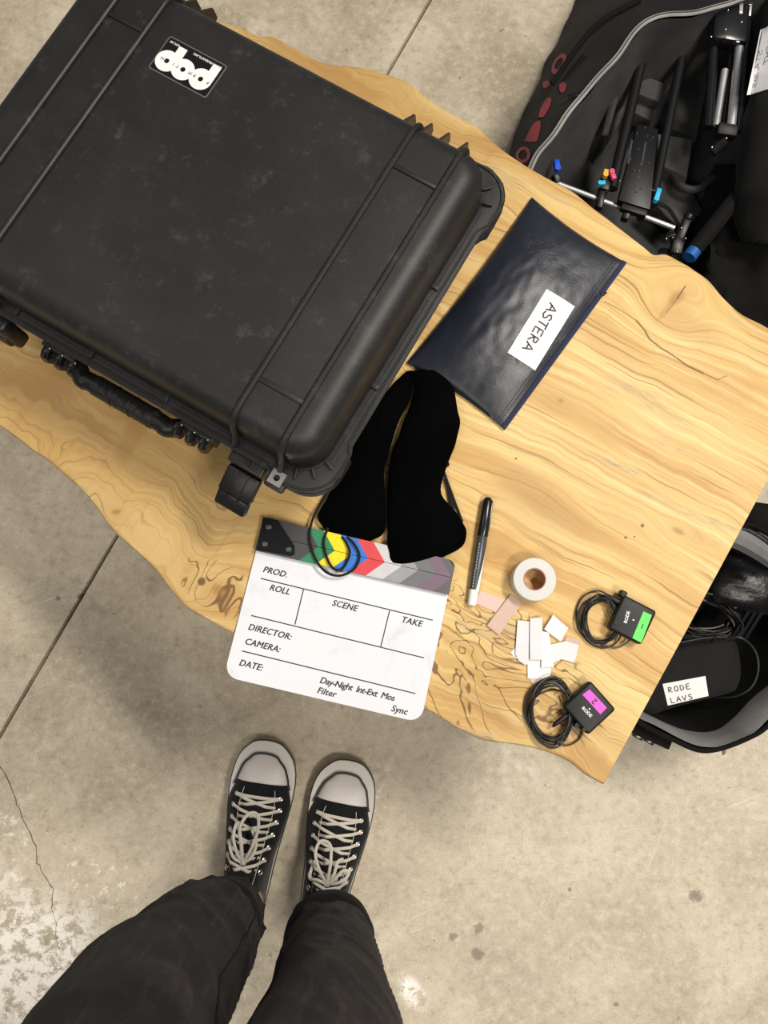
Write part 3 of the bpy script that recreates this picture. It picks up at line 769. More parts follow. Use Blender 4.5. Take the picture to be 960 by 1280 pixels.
# zip edge
b = MB(); z1_, z2_, z3_ = [], [], []
zr = []
for j in range(41):
    v = j / 40; row = []
    for u, o in ((.945, .0012), (.96, .0032), (.985, .0036), (1.0, .0022), (1.0, -.001), (.945, -.001)):
        p, h = pz(min(u, .955), v); pe = pz(u, v)[0]
        row.append((pe.x, pe.y, TZ + .003 + o))
    zr.append(row)
b.grid(zr, True, True, True).build('zip_tape', M['blue_tape'], pouch, world=True, label='dark blue zip tape')
b = MB()
for u, r in ((.962, .0007), (.985, .0009)):
    b.tube([(pz(u, j / 30)[0].x, pz(u, j / 30)[0].y, TZ + .0062) for j in range(31)], r, 6)
b.build('zip_coil', M['black'], pouch, world=True)
p0 = at(753, 368, TZ + .006); b = MB(); b.box(p0, (.006, .004, .003), bev=.001); b.bar(p0, p0 + Vector((.006, .003, -.001)), .003, .0015, .0004)
b.build('zip_slider', M['black'], pouch, world=True)
b = MB()
for u in (.90, .925): b.tube([surf(u, .02 + .96 * j / 40, .0001) for j in range(41)], .0005, 5)
b.build('seam', M['black'], pouch, world=True)
for px, py, r, rot in ((610, 463, .021, 10), (648, 440, .015, 50)):
    c0 = at(px, py, TZ + .02); b = MB(); rows = []
    for f in (.02, .35, .7, 1.0):
        rows.append([proj(c0 + Vector((math.cos(2 * PI * k / 20 + R(rot)), math.sin(2 * PI * k / 20 + R(rot)), 0)) * r * f * (1 if k % 4 == 0 else .72 if k % 2 else .42), .00025) for k in range(20)])
    b.grid(rows, True, True).build('embossed_star', M['star'], pouch, world=True)

# ------------------------------------------------------------------ velvet drawstring pouches
def loftbag(name, mat, parent, secs, seed, fold=.0018, n=22):
    """secs: (left px, right px, height) cross sections down the bag"""
    A = catmull([at(*s[0], TZ + .008) for s in secs], 5); B = catmull([at(*s[1], TZ + .008) for s in secs], 5)
    Hs = [p.x for p in catmull([(s[2], 0, 0) for s in secs], 5)]
    rows = []
    for i, (a, c_, h) in enumerate(zip(A, B, Hs)):
        row = []
        for k in range(n):
            t = 2 * PI * k / n; m = (1 - math.cos(t)) / 2
            p = a.lerp(c_, m); up_ = math.sin(t)
            hh = TZ + .0012 + (h * .5 * (1 + up_ * (.999)) if up_ > 0 else h * .5 * (1 + up_))
            q = Vector((p.x, p.y, hh))
            if up_ > 0: q.z += fold * up_ * 2 * (noise.noise(Vector((m * 5, i * .16, seed))) + .5 * noise.noise(Vector((m * 11, i * .3, seed + 3)))) * min(1, h / .02)
            d = (c_ - a).normalized(); q += d * fold * .6 * noise.noise(Vector((i * .35, k * .4, seed + 9)))
            q.z = max(q.z, TZ + .0006); row.append(q)
        rows.append(row)
    return MB().grid(rows, True, True, True).build(name, mat, parent, world=True, ang=70)
va = thing('velvet_pouch', 'black velvet pouch beside the case with its cord looped over the clapperboard', 'pouch', at(445, 590, TZ), 0, 'black velvet drawstring pouches')
loftbag('pouch_body', M['velvet'], va, [((508, 463), (519, 465), .006), ((490, 482), (513, 498), .016), ((464, 515), (499, 527), .024), ((447, 550), (489, 560), .028), ((430, 585), (481, 590), .030),
        ((413, 617), (482, 630), .028), ((398, 645), (481, 663), .020), ((406, 661), (468, 674), .010), ((424, 673), (450, 677), .004)], 1.0)
def crop4(x, y): return 380 + x / 4, 440 + y / 4
SZ = TZ + .0145
b = MB()
b.tube(catmull([at(*crop4(140, 660), TZ + .008), at(*crop4(90, 745), TZ + .006), at(*crop4(42, 840), TZ + .012), at(*crop4(28, 930), SZ), at(*crop4(55, 1030), SZ), at(*crop4(110, 1100), SZ), at(*crop4(180, 1118), SZ),
                at(*crop4(250, 1085), SZ + .002), at(*crop4(277, 1020), SZ), at(*crop4(250, 960), SZ), at(*crop4(215, 925), TZ + .012)], 6), .0016, 8)
b.tube(catmull([at(*crop4(120, 880), TZ + .010), at(*crop4(98, 950), SZ), at(*crop4(115, 1030), SZ), at(*crop4(150, 1085), SZ + .002), at(*crop4(195, 1080), SZ), at(*crop4(228, 1010), SZ + .0025),
                at(*crop4(215, 960), SZ), at(*crop4(190, 925), TZ + .012)], 6), .0016, 8)
b.build('drawstring', M['cord'], va, world=True)
vb = thing('velvet_pouch', 'black velvet pouch beside the marker pen with a small cord bead at its side', 'pouch', at(530, 590, TZ), 0, 'black velvet drawstring pouches')
loftbag('pouch_body', M['velvet'], vb, [((507, 464), (548, 463), .010), ((518, 480), (566, 486), .020), ((512, 508), (571, 512), .026), ((500, 540), (574, 531), .028), ((488, 575), (567, 562), .028), ((484, 612), (556, 590), .026),
        ((484, 645), (552, 618), .024), ((484, 675), (570, 642), .024), ((487, 695), (582, 662), .020), ((491, 708), (578, 683), .012), ((497, 712), (545, 700), .004)], 6.0)
b = MB()
b.tube(catmull([at(*crop4(690, 575), TZ + .010), at(*crop4(712, 640), TZ + .006), at(*crop4(745, 730), TZ + .005), at(*crop4(790, 850), TZ + .010)], 6), .0021, 8)
b.tube(catmull([at(*crop4(700, 600), TZ + .008), at(*crop4(722, 690), TZ + .004), at(*crop4(745, 800), TZ + .008)], 6), .0019, 8)
b.build('drawstring', M['cord'], vb, world=True)
MB().ball(at(*crop4(714, 562), TZ + .006), .0036).build('cord_bead', M['gloss'], vb, world=True)

# ------------------------------------------------------------------ clapperboard
c4 = [at(328, 647, TZ + .004), at(571, 701, TZ + .004), at(524, 900, TZ + .004), at(282, 850, TZ + .004)]
SA = R(-12.9); sc0 = sum(c4, Vector()) / 4; sc0.z = TZ
sl = thing('clapperboard', 'white film clapperboard with coloured clap sticks, overhanging the table edge', 'clapperboard', sc0, SA)
si = MW[sl].inverted()
def sp3(x, y, z=.004):
    v = si @ at(270 + x / 3, 630 + y / 3, TZ + z); return Vector((v.x, v.y, z))
SW, SH = .2455, .200
STK = .0212
bt = SH / 2 - 2 * STK
def corners(x0, x1, y0, y1, rads, n=6):
    out = []
    for (cx, cy, a0, r) in ((x1, y1, 0, rads[1]), (x0, y1, 90, rads[0]), (x0, y0, 180, rads[3]), (x1, y0, 270, rads[2])):
        sx = 1 if cx == x1 else -1; sy = 1 if cy == y1 else -1
        if r == 0: out.append((cx, cy)); continue
        for k in range(n + 1):
            a = R(a0 + 90 * k / n); out.append((cx - sx * r + r * math.cos(a), cy - sy * r + r * math.sin(a)))
    return out
MB().prism(corners(-SW / 2, SW / 2, -SH / 2, bt + .002, (0, 0, .016, .016)), .0004, .0036, .0003, 1).build('board', M['acryl'], sl)
cols = [('stripe_charcoal', (62, 62, 64)), ('stripe_green', (38, 120, 82)), ('stripe_yellow', (225, 205, 25)), ('stripe_blue', (45, 110, 200)), ('stripe_red', (200, 62, 66)), ('stripe_light_grey', (188, 188, 190)),
        ('stripe_grey', (140, 143, 145)), ('stripe_dark_grey', (98, 101, 103)), ('stripe_mauve', (108, 88, 106)), ('stripe_slate', (82, 82, 85))]
for nme, cc3 in cols: col(nme, *cc3, rough=.45)
xm0 = sp3(385, 160).x; dxs = .0212
for nm, y0, y1, s in (('upper', bt + STK + .0003, SH / 2, -1), ('lower', bt, bt + STK - .0003, 1)):
    rads = (.003, .009, 0, 0) if s < 0 else (0, 0, 0, 0)
    stick = MB().prism(corners(-SW / 2, SW / 2, y0, y1, rads), .0036 if s > 0 else .0006, .0105, .0003, 1).build('clap_stick', M['foxing'], sl)
    sk = .019
    for i, (nme, _) in enumerate(cols):
        xa = xm0 + (i - 1) * dxs if i else -SW / 2 + .028; xb = xm0 + i * dxs if i < 9 else SW / 2 - .001
        # mid line edge vs outer edge offset: chevrons point right
        def q(xv, ymid): return xv if ymid else xv - sk
        if s < 0: P4 = [(q(xa, 1), y0), (q(xb, 1), y0), (q(xb, 0), y1), (q(xa, 0), y1)]
        else: P4 = [(q(xa, 0), y0), (q(xb, 0), y0), (q(xb, 1), y1), (q(xa, 1), y1)]
        P4 = [list(p) for p in P4]
        if i == 9:
            for k in (1, 2): P4[k][0] = SW / 2 - (.0005 if s > 0 or k == 1 else .009)
            if s < 0: P4.insert(2, [SW / 2 - .0005, y1 - .009])
        P4 = [(max(-SW / 2 + .001, p[0]), p[1]) for p in P4]
        MB().prism(P4, .0104, .01085).build('stripe', M[nme], stick, smooth=False)
hp = [sp3(180, 52), sp3(236, 66), sp3(297, 160), sp3(298, 190), sp3(285, 198), sp3(158, 174)]
MB().prism([(p.x, p.y) for p in hp], .0108, .0128, .0004, 1).build('hinge_plate', M['gloss'], sl)
for x, y in ((198, 86), (184, 150), (273, 170)):
    p = sp3(x, y, .0128); v = MB(); v.lathe([(.0034, .0126), (.0034, .0138), (.0024, .0146)], (p.x, p.y, 0), n=16)
    sc = v.build('screw', M['chrome'], sl)
    MB().bar((p.x - .002, p.y, .0147), (p.x + .002, p.y, .0147), .0007, .0003).build('slot', M['print'], sc, smooth=False)
def sline(a, b_, wd=.0013):
    p, q = sp3(*a), sp3(*b_); MB().bar((p.x, p.y, .0037), (q.x, q.y, .0037), wd, .0004).build('ruled_line', M['print'], sl, smooth=False)
sline((168, 279), (813, 436)); sline((132, 418), (780, 577)); sline((97, 551), (748, 711)); sline((328, 320), (296, 452)); sline((651, 400), (618, 535))
for s_, x, y, h in (('PROD.', 174, 254, 27), ('ROLL', 198, 322, 26), ('SCENE', 433, 380, 26), ('TAKE', 692, 442, 26), ('DIRECTOR:', 118, 470, 26), ('CAMERA:', 105, 524, 26), ('DATE:', 84, 604, 26),
                    ('Day-Night  Int-Ext  Mos', 387, 670, 28), ('Filter', 377, 708, 28), ('Sync', 655, 776, 28)):
    p = sp3(x, y)
    text('lettering', s_, .0107, M['print'], sl, (p.x, p.y, .0038), R(-.6), shear=.22, bold=.00028, space=1.04 if s_[0:2] != 'Da' else .93, sx=.98 if s_[0:2] != 'Da' else .97)

# ------------------------------------------------------------------ marker pen
ma, mbp = at(610.5, 622, TZ + .008), at(589.5, 757, TZ + .008)
ml = (ma - mbp).length; mdir = (ma - mbp).normalized()
pen = thing('marker_pen', 'capped black marker pen with a grey and white barrel lying on the wood', 'marker', (mbp.x, mbp.y, TZ + .0072), math.atan2(mdir.y, mdir.x))
X = (1, 0, 0)
MB().lathe([(.0028, 0), (.0048, .0006), (.0054, .004), (.0057, .020)], (0, 0, 0), X, 20).build('end_plug', M['white_plastic'], pen, label='white plastic end')
col('pen_grey', 62, 64, 70, rough=.35)
MB().lathe([(.0057, .0195), (.0063, .040), (.0064, ml * .635), (.0060, ml * .64)], (0, 0, 0), X, 24).build('barrel', M['pen_grey'], pen)
MB().lathe([(.0066, ml * .635), (.0070, ml * .64), (.0066, ml * .96), (.0052, ml * .985), (.0035, ml)], (0, 0, 0), X, 24).build('cap', M['gloss'], pen)
MB().bar((ml * .68, -.0052, .0052), (ml * .97, -.0048, .0048), .003, .0016, .0005).build('clip', M['gloss'], pen)
# white swoosh on the barrel: a patch wrapped on the right flank
rows = []
for k in range(13):
    t = k / 12; xx = .018 + t * (ml * .635 - .02); r = .0060 + .0005 * min(1, t * 2) + .0001
    a0, a1 = R(-20), R(75 - 70 * t)
    rows.append([(xx, -r * math.cos(a0 + (a1 - a0) * j / 6), r * math.sin(a0 + (a1 - a0) * j / 6)) for j in range(7)])
b = MB(); b.grid(rows); b.build('barrel_stripe', M['white_plastic'], pen)
b = MB()
rp = random.Random(5)
for k in range(15):
    xx = .022 + k * .0038
    b.tube([(xx, .0030, .0058), (xx + .0012, .0020 + rp.uniform(-.0004, .0010), .0062), (xx + .0024, .0030, .0058)], .00028, 5)
b.build('printed_script', M['paper'], pen)

# ------------------------------------------------------------------ tape roll
tc = at(668.5, 724, TZ + .024); tr = thing('tape_roll', 'roll of translucent white cloth tape standing flat on the wood', 'tape', (tc.x, tc.y, TZ))
n = NT('translucent_tape'); n.set(base=n.mix(n.noise(n.obj, 30, 2), (.52, .525, .50), (.62, .62, .60)), rough=.35, sss=.3); n.b.inputs['Subsurface Radius'].default_value = (.01, .01, .009)
b = MB(); b.lathe([(.0138, .0006), (.0255, .0006), (.0262, .0014), (.0262, .0232), (.0255, .0240), (.0138, .0240)], n=56, caps=False).build('tape', n.m, tr)
b = MB()
for r in (.0165, .019, .0215, .0238):
    disc(b, 0, 0, r, r + .0002, .0239, .0241, 48)
b.build('tape_layers', n.m, tr, smooth=False)
b = MB(); b.lathe([(.0138, .0006), (.0138, .0246), (.0126, .0246), (.0126, .0006)], n=48, caps=False)
b.build('cardboard_core', plain('cardboard', (.42, .22, .17), .8), tr, label='brown cardboard core')

# ------------------------------------------------------------------ strips and papers
def scrap(name, label, cat, pts, mat, z, group=None, curl=.002, th=.0004, seed=0, face=None):
    """thin curled sheet from an outline in crop coordinates of the marker area"""
    P2 = [Vector(at(570 + x / 4.92, 610 + y / 4.92, TZ + z)) for x, y in pts]
    c = sum(P2, Vector()) / len(P2); rows = []; c.z = 0
    den = []
    for i in range(len(P2)):
        for j in range(6): den.append(P2[i].lerp(P2[(i + 1) % len(P2)], j / 6))
    R_ = max((p.xy - c.xy).length for p in den)
    def zz(p):
        d = (p.xy - c.xy).length / R_
        return z + curl * d * d * (.6 + .8 * noise.noise(Vector((p.x * 30, p.y * 30, seed))))
    for f in (0.02, .25, .5, .75, 1):
        rows.append([Vector((c.x + (p.x - c.x) * f, c.y + (p.y - c.y) * f, 0)) for p in den])
    rows = [[Vector((p.x, p.y, TZ + max(z * .5, zz(p)))) for p in r] for r in rows]
    b = MB(); b.grid(rows, True, True)
    b.grid([[p - Vector((0, 0, th)) for p in r] for r in rows], True, True)
    bmesh.ops.bridge_loops(b.bm, edges=[e for e in b.bm.edges if e.is_boundary])
    o = b.build(name, mat, None, ang=30); place(o, (c.x, c.y, TZ + z))
    return tag(o, label, cat, group)
G1, G2 = 'pink fabric tape strips on the table', 'white backing papers on the table'
scrap('tape_strip', 'dusty pink fabric strip lying partly under the marker pen and a second strip', 'tape strip', [(150, 630), (300, 685), (245, 765), (112, 705)], M['pink2'], .0008, G1, .0006)
scrap('tape_strip', 'dusty pink fabric strip lying askew on top of another beside the marker', 'tape strip', [(335, 655), (405, 705), (265, 905), (190, 845)], M['pink'], .0022, G1, .0022, seed=2)
scrap('tape_strip', 'short pink strip showing behind the rightmost white paper', 'tape strip', [(676, 912), (768, 935), (748, 1000), (655, 975)], M['pink'], .0012, G1, .001, seed=3)
scrap('tape_strip', 'pale pink corner poking out beneath the lowest white paper', 'tape strip', [(450, 1150), (545, 1160), (530, 1183), (490, 1212), (462, 1195)], M['pink2'], .0008, G1, .0004, seed=4)
scrap('backing_paper', 'small white corner poking out left of the big rounded backing paper', 'paper', [(335, 1012), (375, 970), (400, 1050), (370, 1052)], M['paper'], .0008, G2, .0008, seed=5)
scrap('backing_paper', 'lowest white backing paper, nearly square, at the foot of the heap', 'paper', [(440, 1040), (590, 1040), (582, 1150), (540, 1172), (440, 1172)], M['paper'], .0016, G2, .001, seed=6)
scrap('backing_paper', 'big greyish white backing paper with a rounded lower corner', 'paper', [(378, 812), (482, 825), (470, 1050), (440, 1085), (422, 1088), (385, 1060), (365, 1020)], M['liner'], .0030, G2, .002, seed=7)
scrap('backing_paper', 'rightmost white backing paper with a folded corner flap', 'paper', [(560, 968), (680, 940), (755, 965), (742, 1030), (725, 1075), (650, 1052), (580, 1082)], M['liner'], .0028, G2, .002, seed=8)
scrap('backing_paper', 'white backing strip tapering at its top, right of the tall upright strip', 'paper', [(530, 880), (570, 890), (590, 1000), (600, 1100), (524, 1105)], M['paper'], .0042, G2, .001, seed=9)
scrap('backing_paper', 'tall upright greyish backing strip in the middle of the heap', 'paper', [(455, 803), (530, 795), (530, 1057), (455, 1055)], M['liner'], .0054, G2, .0012, seed=10)
scrap('backing_paper', 'bright white square of backing paper tilted at the top right of the heap', 'paper', [(597, 780), (690, 862), (642, 942), (540, 868)], M['paper'], .0040, G2, .004, seed=11)

# ------------------------------------------------------------------ wireless transmitters
def c5(x, y, z=.0): return at(640 + x / 4.8, 720 + y / 4.8, TZ + z)
def coil(b_, c, loops, r, end, seed, dev):
    rg = random.Random(seed)
    pts = []
    for i in range(loops):
        ox, oy = rg.uniform(-16, 16), rg.uniform(-20, 20); rx, ry = c[2] * rg.uniform(.74, 1.10), c[3] * rg.uniform(.76, 1.06)
        for k in range(14):
            a = 2 * PI * k / 14 + .5
            # loops crowd together where they meet the transmitter
            w_ = max(0, math.cos(a - end)) ** 2
            x = c[0] + ox * (1 - w_) + rx * math.cos(a) * (1 - .08 * w_); y = c[1] + oy * (1 - w_) + ry * math.sin(a)
            pts.append(c5(x, y, .0016 + .0018 * i * .55 + .0012 * rg.random() + .004 * w_))
    b_.tube(catmull(pts + dev, 3), r, 6)
def transmitter(corn, label, lmat, lquad, digit, led, logo, coilc, loops, endang, seed, plug, extra):
    P4 = [c5(*p, .019) for p in corn]; c = sum(P4, Vector()) / 4
    ex = (P4[1] - P4[0]); a = math.atan2(ex.y, ex.x)
    t = thing('wireless_transmitter', label, 'transmitter', (c.x, c.y, TZ), a, 'wireless microphone transmitters')
    iv = MW[t].inverted()
    def lo(x, y, z=.019): v = iv @ c5(x, y, z); return v
    b = MB(); b.box((0, 0, .0118), (.0445, .0455, .0145), bev=.0035, seg=4); b.build('housing', M['black'], t, ang=50)
    MB().box((0, -.001, .0025), (.030, .036, .0036), bev=.001).build('belt_clip', M['black_metal'], t)
    q = [lo(*p) for p in lquad]
    lb = MB().prism([(p.x, p.y) for p in q], .0188, .0195).build('label', lmat, t, smooth=False, label='bright coloured paper label')
    d = q[1] - q[0]; d2 = q[3] - q[0]
    b = MB(); m = lo(*digit[1])
    long_ = d if d.length > d2.length else d2
    xd_ = Vector(digit[2]); xd_ = (iv.to_3x3() @ xd_).normalized(); yd_ = (iv.to_3x3() @ Vector(digit[3])).normalized()
    strokes(b, digit[0], Vector((m.x, m.y, .0198)) - xd_ * .0035 * .5 - yd_ * .003, xd_, yd_, .0062, r=.0006)
    b.build('numeral', M['ink'], lb)
    p = lo(*led); MB().lathe([(.0012, .0188), (.0010, .0195)], (p.x, p.y, 0), n=14).build('indicator', M['paper'], t)
    p, q2 = lo(*logo[0]), lo(*logo[1]); ang = math.atan2((q2 - p).y, (q2 - p).x)
    text('lettering', 'RODE', .0056, M['label'], t, ((p.x + q2.x) / 2, (p.y + q2.y) / 2, .0192), ang, bold=.0002, align='CENTER', sx=1.0)
    for x, y in extra:
        p = lo(x, y, .012); MB().lathe([(.0030, .004), (.0030, .018), (.0024, .020)], (p.x, p.y, 0), n=12).build('port_collar', M['gloss'], t)
    b = MB(); coil(b, coilc, loops, .00105, endang, seed, [c5(*plug[0], .010), c5(*plug[1], .012)])
    cb = b.build('cable', M['rubber'], t, world=True)
    b = MB(); A_, B_ = c5(*plug[0], .010), c5(*plug[1], .012)
    b.tube([A_, A_.lerp(B_, .3), A_.lerp(B_, .75), B_], [.0012, .0024, .0032, .0030], 12); b.build('plug', M['rubber'], t, world=True)
    return t, lo
t1, lo1 = transmitter([(680, 128), (850, 215), (772, 400), (598, 305)], 'small square black transmitter with a green label and coiled black cable', M['tag_green'],
    [(788, 213), (838, 235), (775, 400), (722, 372)], ('1', (781, 303), (math.cos(R(-68)), math.sin(R(-68)), 0), (math.cos(R(22 + 0)) * .0 + .35, .94, 0)), (728, 264), ((688, 285), (708, 215)), (530, 265, 128, 150), 8, -.4, 11,
    ((560, 112), (645, 158)), ((612, 280),))
MB().box(lo1(662, 108, .012), (.009, .008, .012), bev=.002).build('mic_clip', M['black'], t1)
MB().tube(catmull([c5(600, 130, .008), c5(520, 88, .006), c5(430, 120, .004), c5(385, 220, .003), c5(420, 320, .003), c5(520, 400, .004), c5(620, 430, .004), c5(690, 400, .006), c5(708, 372, .008)], 6), .0011, 6).build('cable', M['rubber'], t1, world=True)
t2, lo2 = transmitter([(468, 648), (603, 800), (462, 942), (332, 778)], 'small square black transmitter with a magenta label and coiled black cable', M['tag_pink'],
    [(465, 680), (568, 790), (530, 830), (423, 712)], ('2', (496, 755), (math.cos(R(135)), math.sin(R(135)), 0), (math.cos(R(225)), math.sin(R(225)), 0)), (465, 797), ((412, 790), (475, 855)), (238, 815, 148, 190), 10, .2, 23,
    ((330, 760), (365, 735)), ((380, 890), (425, 915)))
MB().tube([c5(245, 905, .009), c5(262, 885, .010), c5(330, 835, .010), c5(345, 822, .009)], [.0015, .0030, .0032, .0016], 12).build('microphone', M['black'], t2, world=True)
MB().tube(catmull([c5(345, 822, .009), c5(385, 850, .006), c5(425, 900, .004), c5(410, 970, .003), c5(340, 1015, .003), c5(260, 1000, .004), c5(180, 940, .004), c5(130, 860, .005), c5(125, 760, .006), c5(180, 660, .006), c5(260, 625, .006), c5(345, 690, .009)], 6), .0011, 6).build('cable', M['rubber'], t2, world=True)

# ------------------------------------------------------------------ person: legs, cuffed jeans, canvas shoes
fl_t, fr_t = at(336, 925, .02), at(439, 950, .02)       # toe tips
def foot_frame(toe, heeldir): return toe, heeldir.normalized()
pl_d = (at(305, 1105, .06) - at(337, 925, .02)); pr_d = (at(405, 1125, .06) - at(439, 950, .02))
pl_d.z = pr_d.z = 0
pers = thing('person', 'person standing in rolled-up black jeans and black canvas lace-up shoes', 'person', (-.11, -.38, 0))
SL = .288
# shoe outline half widths from heel (0) to toe (1): (t, left, right) for a right-foot-like shape, mirrored by s
OUTL = [(t_, a_ * k_, b_ * k_) for (t_, a_, b_), k_ in zip([(0, .0, .0), (.012, .018, .018), (.05, .030, .030), (.12, .036, .035), (.25, .036, .034), (.40, .036, .036), (.55, .042, .041), (.68, .048, .046), (.78, .050, .046), (.86, .0475, .0435), (.93, .0395, .0375), (.975, .0255, .0245), (1.0, 0, 0)], [1, 1, 1, 1.02, 1.06, 1.15, 1.18, 1.16, 1.14, 1.13, 1.12, 1.1, 1])]
def hw(t, side):
    for i in range(len(OUTL) - 1):
        a, b_ = OUTL[i], OUTL[i + 1]
        if t <= b_[0] + 1e-9:
            f = (t - a[0]) / (b_[0] - a[0]); f = f if 0 < i < len(OUTL) - 2 else math.sqrt(max(0, f)) if i == 0 else 1 - (1 - math.sqrt(max(0, 1 - f)))
            return a[1 + side] + (b_[1 + side] - a[1 + side]) * f if i < len(OUTL) - 2 else a[1 + side] * math.sqrt(max(0, 1 - ((t - a[0]) / (b_[0] - a[0])) ** 2))
    return 0
def wf(v):
    f = min(1, max(0, (v - .70) / .16)); return .965 + (.79 - .965) * f * f * (3 - 2 * f)
def shoe(toe, hd, s, label):
    """s = +1: outer side on +x"""
    ang = math.atan2(-hd.y, -hd.x) - PI / 2
    heel = toe + hd.normalized() * SL; heel.z = 0
    t = thing('shoe', None, None, MW[pers].inverted() @ heel, ang, None, pers); tag(t, label)
    ts = [0, .002, .006, .012, .02, .035, .05, .08, .13, .2, .3, .4, .5, .6, .7, .78, .84, .88, .91, .94, .96, .975, .985, .992, .997, .9993, 1]
    def outline(sc=1, k=0, t0=0):
        L_ = [(-hw(v, 0) * sc * 1, v) for v in ts]; R_ = [(hw(v, 1) * sc, v) for v in ts[::-1]]
        pts = [Vector((x * s, (v - .5) * (1 - k) * SL + SL / 2, 0)) for x, v in L_ + R_[1:-1]]
        for _ in range(2): pts = [pts[i] * .5 + (pts[i - 1] + pts[(i + 1) % len(pts)]) * .25 for i in range(len(pts))]
        return [(p.x, p.y) for p in pts]
    o0 = outline()
    so = MB()
    rows = [[(x, y, z) for x, y in outline(sc, k)] for sc, k, z in ((.955, .02, .0), (.985, .008, .003), (1, 0, .010), (1, 0, .022), (.985, .006, .0275))]
    so.grid(rows, True, True, True)
    sole = so.build('sole', M['rubber_white'], t, ang=50)
    MB().tube([(x, y, .0235) for x, y in outline(1.002, -.001)], .0012, 6, closed=True).build('sole_stripe', M['foxing'], sole)
    # rough toe bumper
    bp = [(x * 1.012, y + .0012) for x, y in outline() if y > SL * .86]
    bp = sorted(bp, key=lambda p: math.atan2(p[1] - SL * .8, p[0]))
    MB().grid([[(x, y, z) for x, y in bp] for z in (.004, .021)]).build('toe_bumper', M['bumper'], sole)
    # upper: cross sections; height profile of the instep
    def top(v):
        K = [(.0, .120), (.04, .122), (.12, .122), (.22, .120), (.32, .106), (.42, .088), (.52, .071), (.62, .058), (.70, .052), (.78, .050), (.86, .046), (.92, .040), (.97, .032), (1, .0275)]
        for i in range(len(K) - 1):
            if v <= K[i + 1][0]:
                f = (v - K[i][0]) / (K[i + 1][0] - K[i][0]); return K[i][1] + (K[i + 1][1] - K[i][1]) * f
        return K[-1][1]
    na = 18
    def upt(v, th, o=0):
        """th 0 (inner side at sole) .. pi (outer side at sole)"""
        h = top(v) - .024
        side = 0 if math.cos(th) > 0 else 1
        w = hw(v, side) * wf(v)
        # higher sections narrow towards the ankle
        zz = math.sin(th) ** (.62 if v < .6 else .72)
        nar = 1 - (.16 + .34 * max(0, 1 - v / .5)) * zz * (h / .1)
        xx = -math.copysign(abs(math.cos(th)) ** .80, math.cos(th)) * w * nar
        return Vector((xx * s, .003 + v * (SL - .024), .024 + h * zz)) + Vector((-math.cos(th) * s, 0, max(.15, math.sin(th)))).normalized() * o
    vs = [.004, .02, .05, .09, .14, .2, .26, .32, .38, .44, .5, .56, .62, .68, .735, .80, .835]
    b = MB(); b.grid([[upt(v, PI * k / na) for k in range(na + 1)] for v in vs if v > .19])
    # ankle collar: open ring
    for sgn in (0, 1):
        b.grid([[upt(v, (PI * k / na * .40) if sgn == 0 else PI - PI * k / na * .40) for k in range(na + 1)] for v in vs if v <= .21])
    hb = [[(x * f, y if y > .02 else y + (1 - f) * .02, z) for x, y in [(hw(v, 0) * .93 * q_ * s, .003 + v * SL) for v, q_ in ((.2, -1), (.12, -1), (.07, -1), (.03, -1), (.008, -1), (.002, 0), (.008, 1), (.03, 1), (.07, 1), (.12, 1), (.2, 1))]] for f, z in ((1, .024), (.96, .05), (.86, .08), (.80, .105), (.80, .125))]
    b.grid(hb)
    b.build('upper', M['canvas'], t, ang=60)
    b = MB(); b.grid([[upt(v, PI * k / na, .0014 if v > .74 else .0008) for k in range(na + 1)] for v in (.835, .85, .87, .89, .91, .93, .95, .967, .98, .99, .996, .9995)], cap1=False)
    # rear edge of the cap curves: handled by the dark band
    tc_ = b.build('toe_cap', M['rubber_toe'], t, ang=60)
    b = MB()
    b.tube([upt(.835, PI * k / 24, .0012) for k in range(2, 23)], .0009, 6)
    b.build('toe_cap_edge', M['rubber_white'], t)
    b = MB(); vv = [.80, .83, .86, .89, .92, .945, .965, .98, .99, .996, .9995]
    def rim_(v, e): return Vector(((hw(v, e) * wf(v) + .0006) * (-1 if e == 0 else 1) * s, .003 + v * (SL - .024) + .0006, .0325))
    b.tube([rim_(v, 0) for v in vv] + [rim_(v, 1) for v in vv[::-1]], .0019, 6)
    b.build('toe_band', M['foxing'], t)
    # tongue
    b = MB(); b.grid([[Vector((x * .019 * (1.05 - .2 * (v - .2)), .003 + v * SL, top(v) + .0035 - .005 * x * x + (.006 if v < .3 else 0))) for x in [q_ / 5 for q_ in range(-5, 6)]] for v in (.24, .28, .32, .4, .5, .6, .68, .76)])
    b.build('tongue', M['canvas'], t)
    def tz(y): return top(min(1, max(0, (y - .003) / SL)))
    # eyelet rows, eyelets and laces
    ev = [.755, .690, .622, .555, .488, .424, .362]
    eyes = []
    for i, v in enumerate(ev):
        spread = .72 + .012 * i
        pr_ = []
        for th in (PI / 2 - spread, PI / 2 + spread):
            p = upt(v, th, .0014); nrm_ = (upt(v, th, .01) - upt(v, th, 0)).normalized()
            MB().lathe([(.0019, .0003), (.0044, .0), (.0044, .0012), (.0032, .0020), (.0021, .0014)], p + nrm_ * .0002, nrm_, 16, caps=False).build('eyelet', M['steel'], t)
            pr_.append(p + nrm_ * .0022)
        eyes.append(pr_)
    for e in (0, 1):
        b = MB(); b.tube([upt(v, PI / 2 + (1 if e else -1) * (.50 + .08 * (v < .45)), .0018) for v in (.80, .74, .66, .6, .5, .4, .3)], .0006, 5); b.build('stitching', M['lace'], t)
    def arc(a, c_, lift): 
        
        r_ = []
        for k in range(11):
            p = a.lerp(c_, k / 10); w_ = min(1, min(k, 10 - k) / 2.0); g = tz(p.y) + .0045 + lift * .35 - 5 * p.x * p.x
            p.z = p.z + (max(p.z, g) - p.z) * w_; r_.append(p)
        return catmull(r_, 2)
    b = MB(); lf = .5
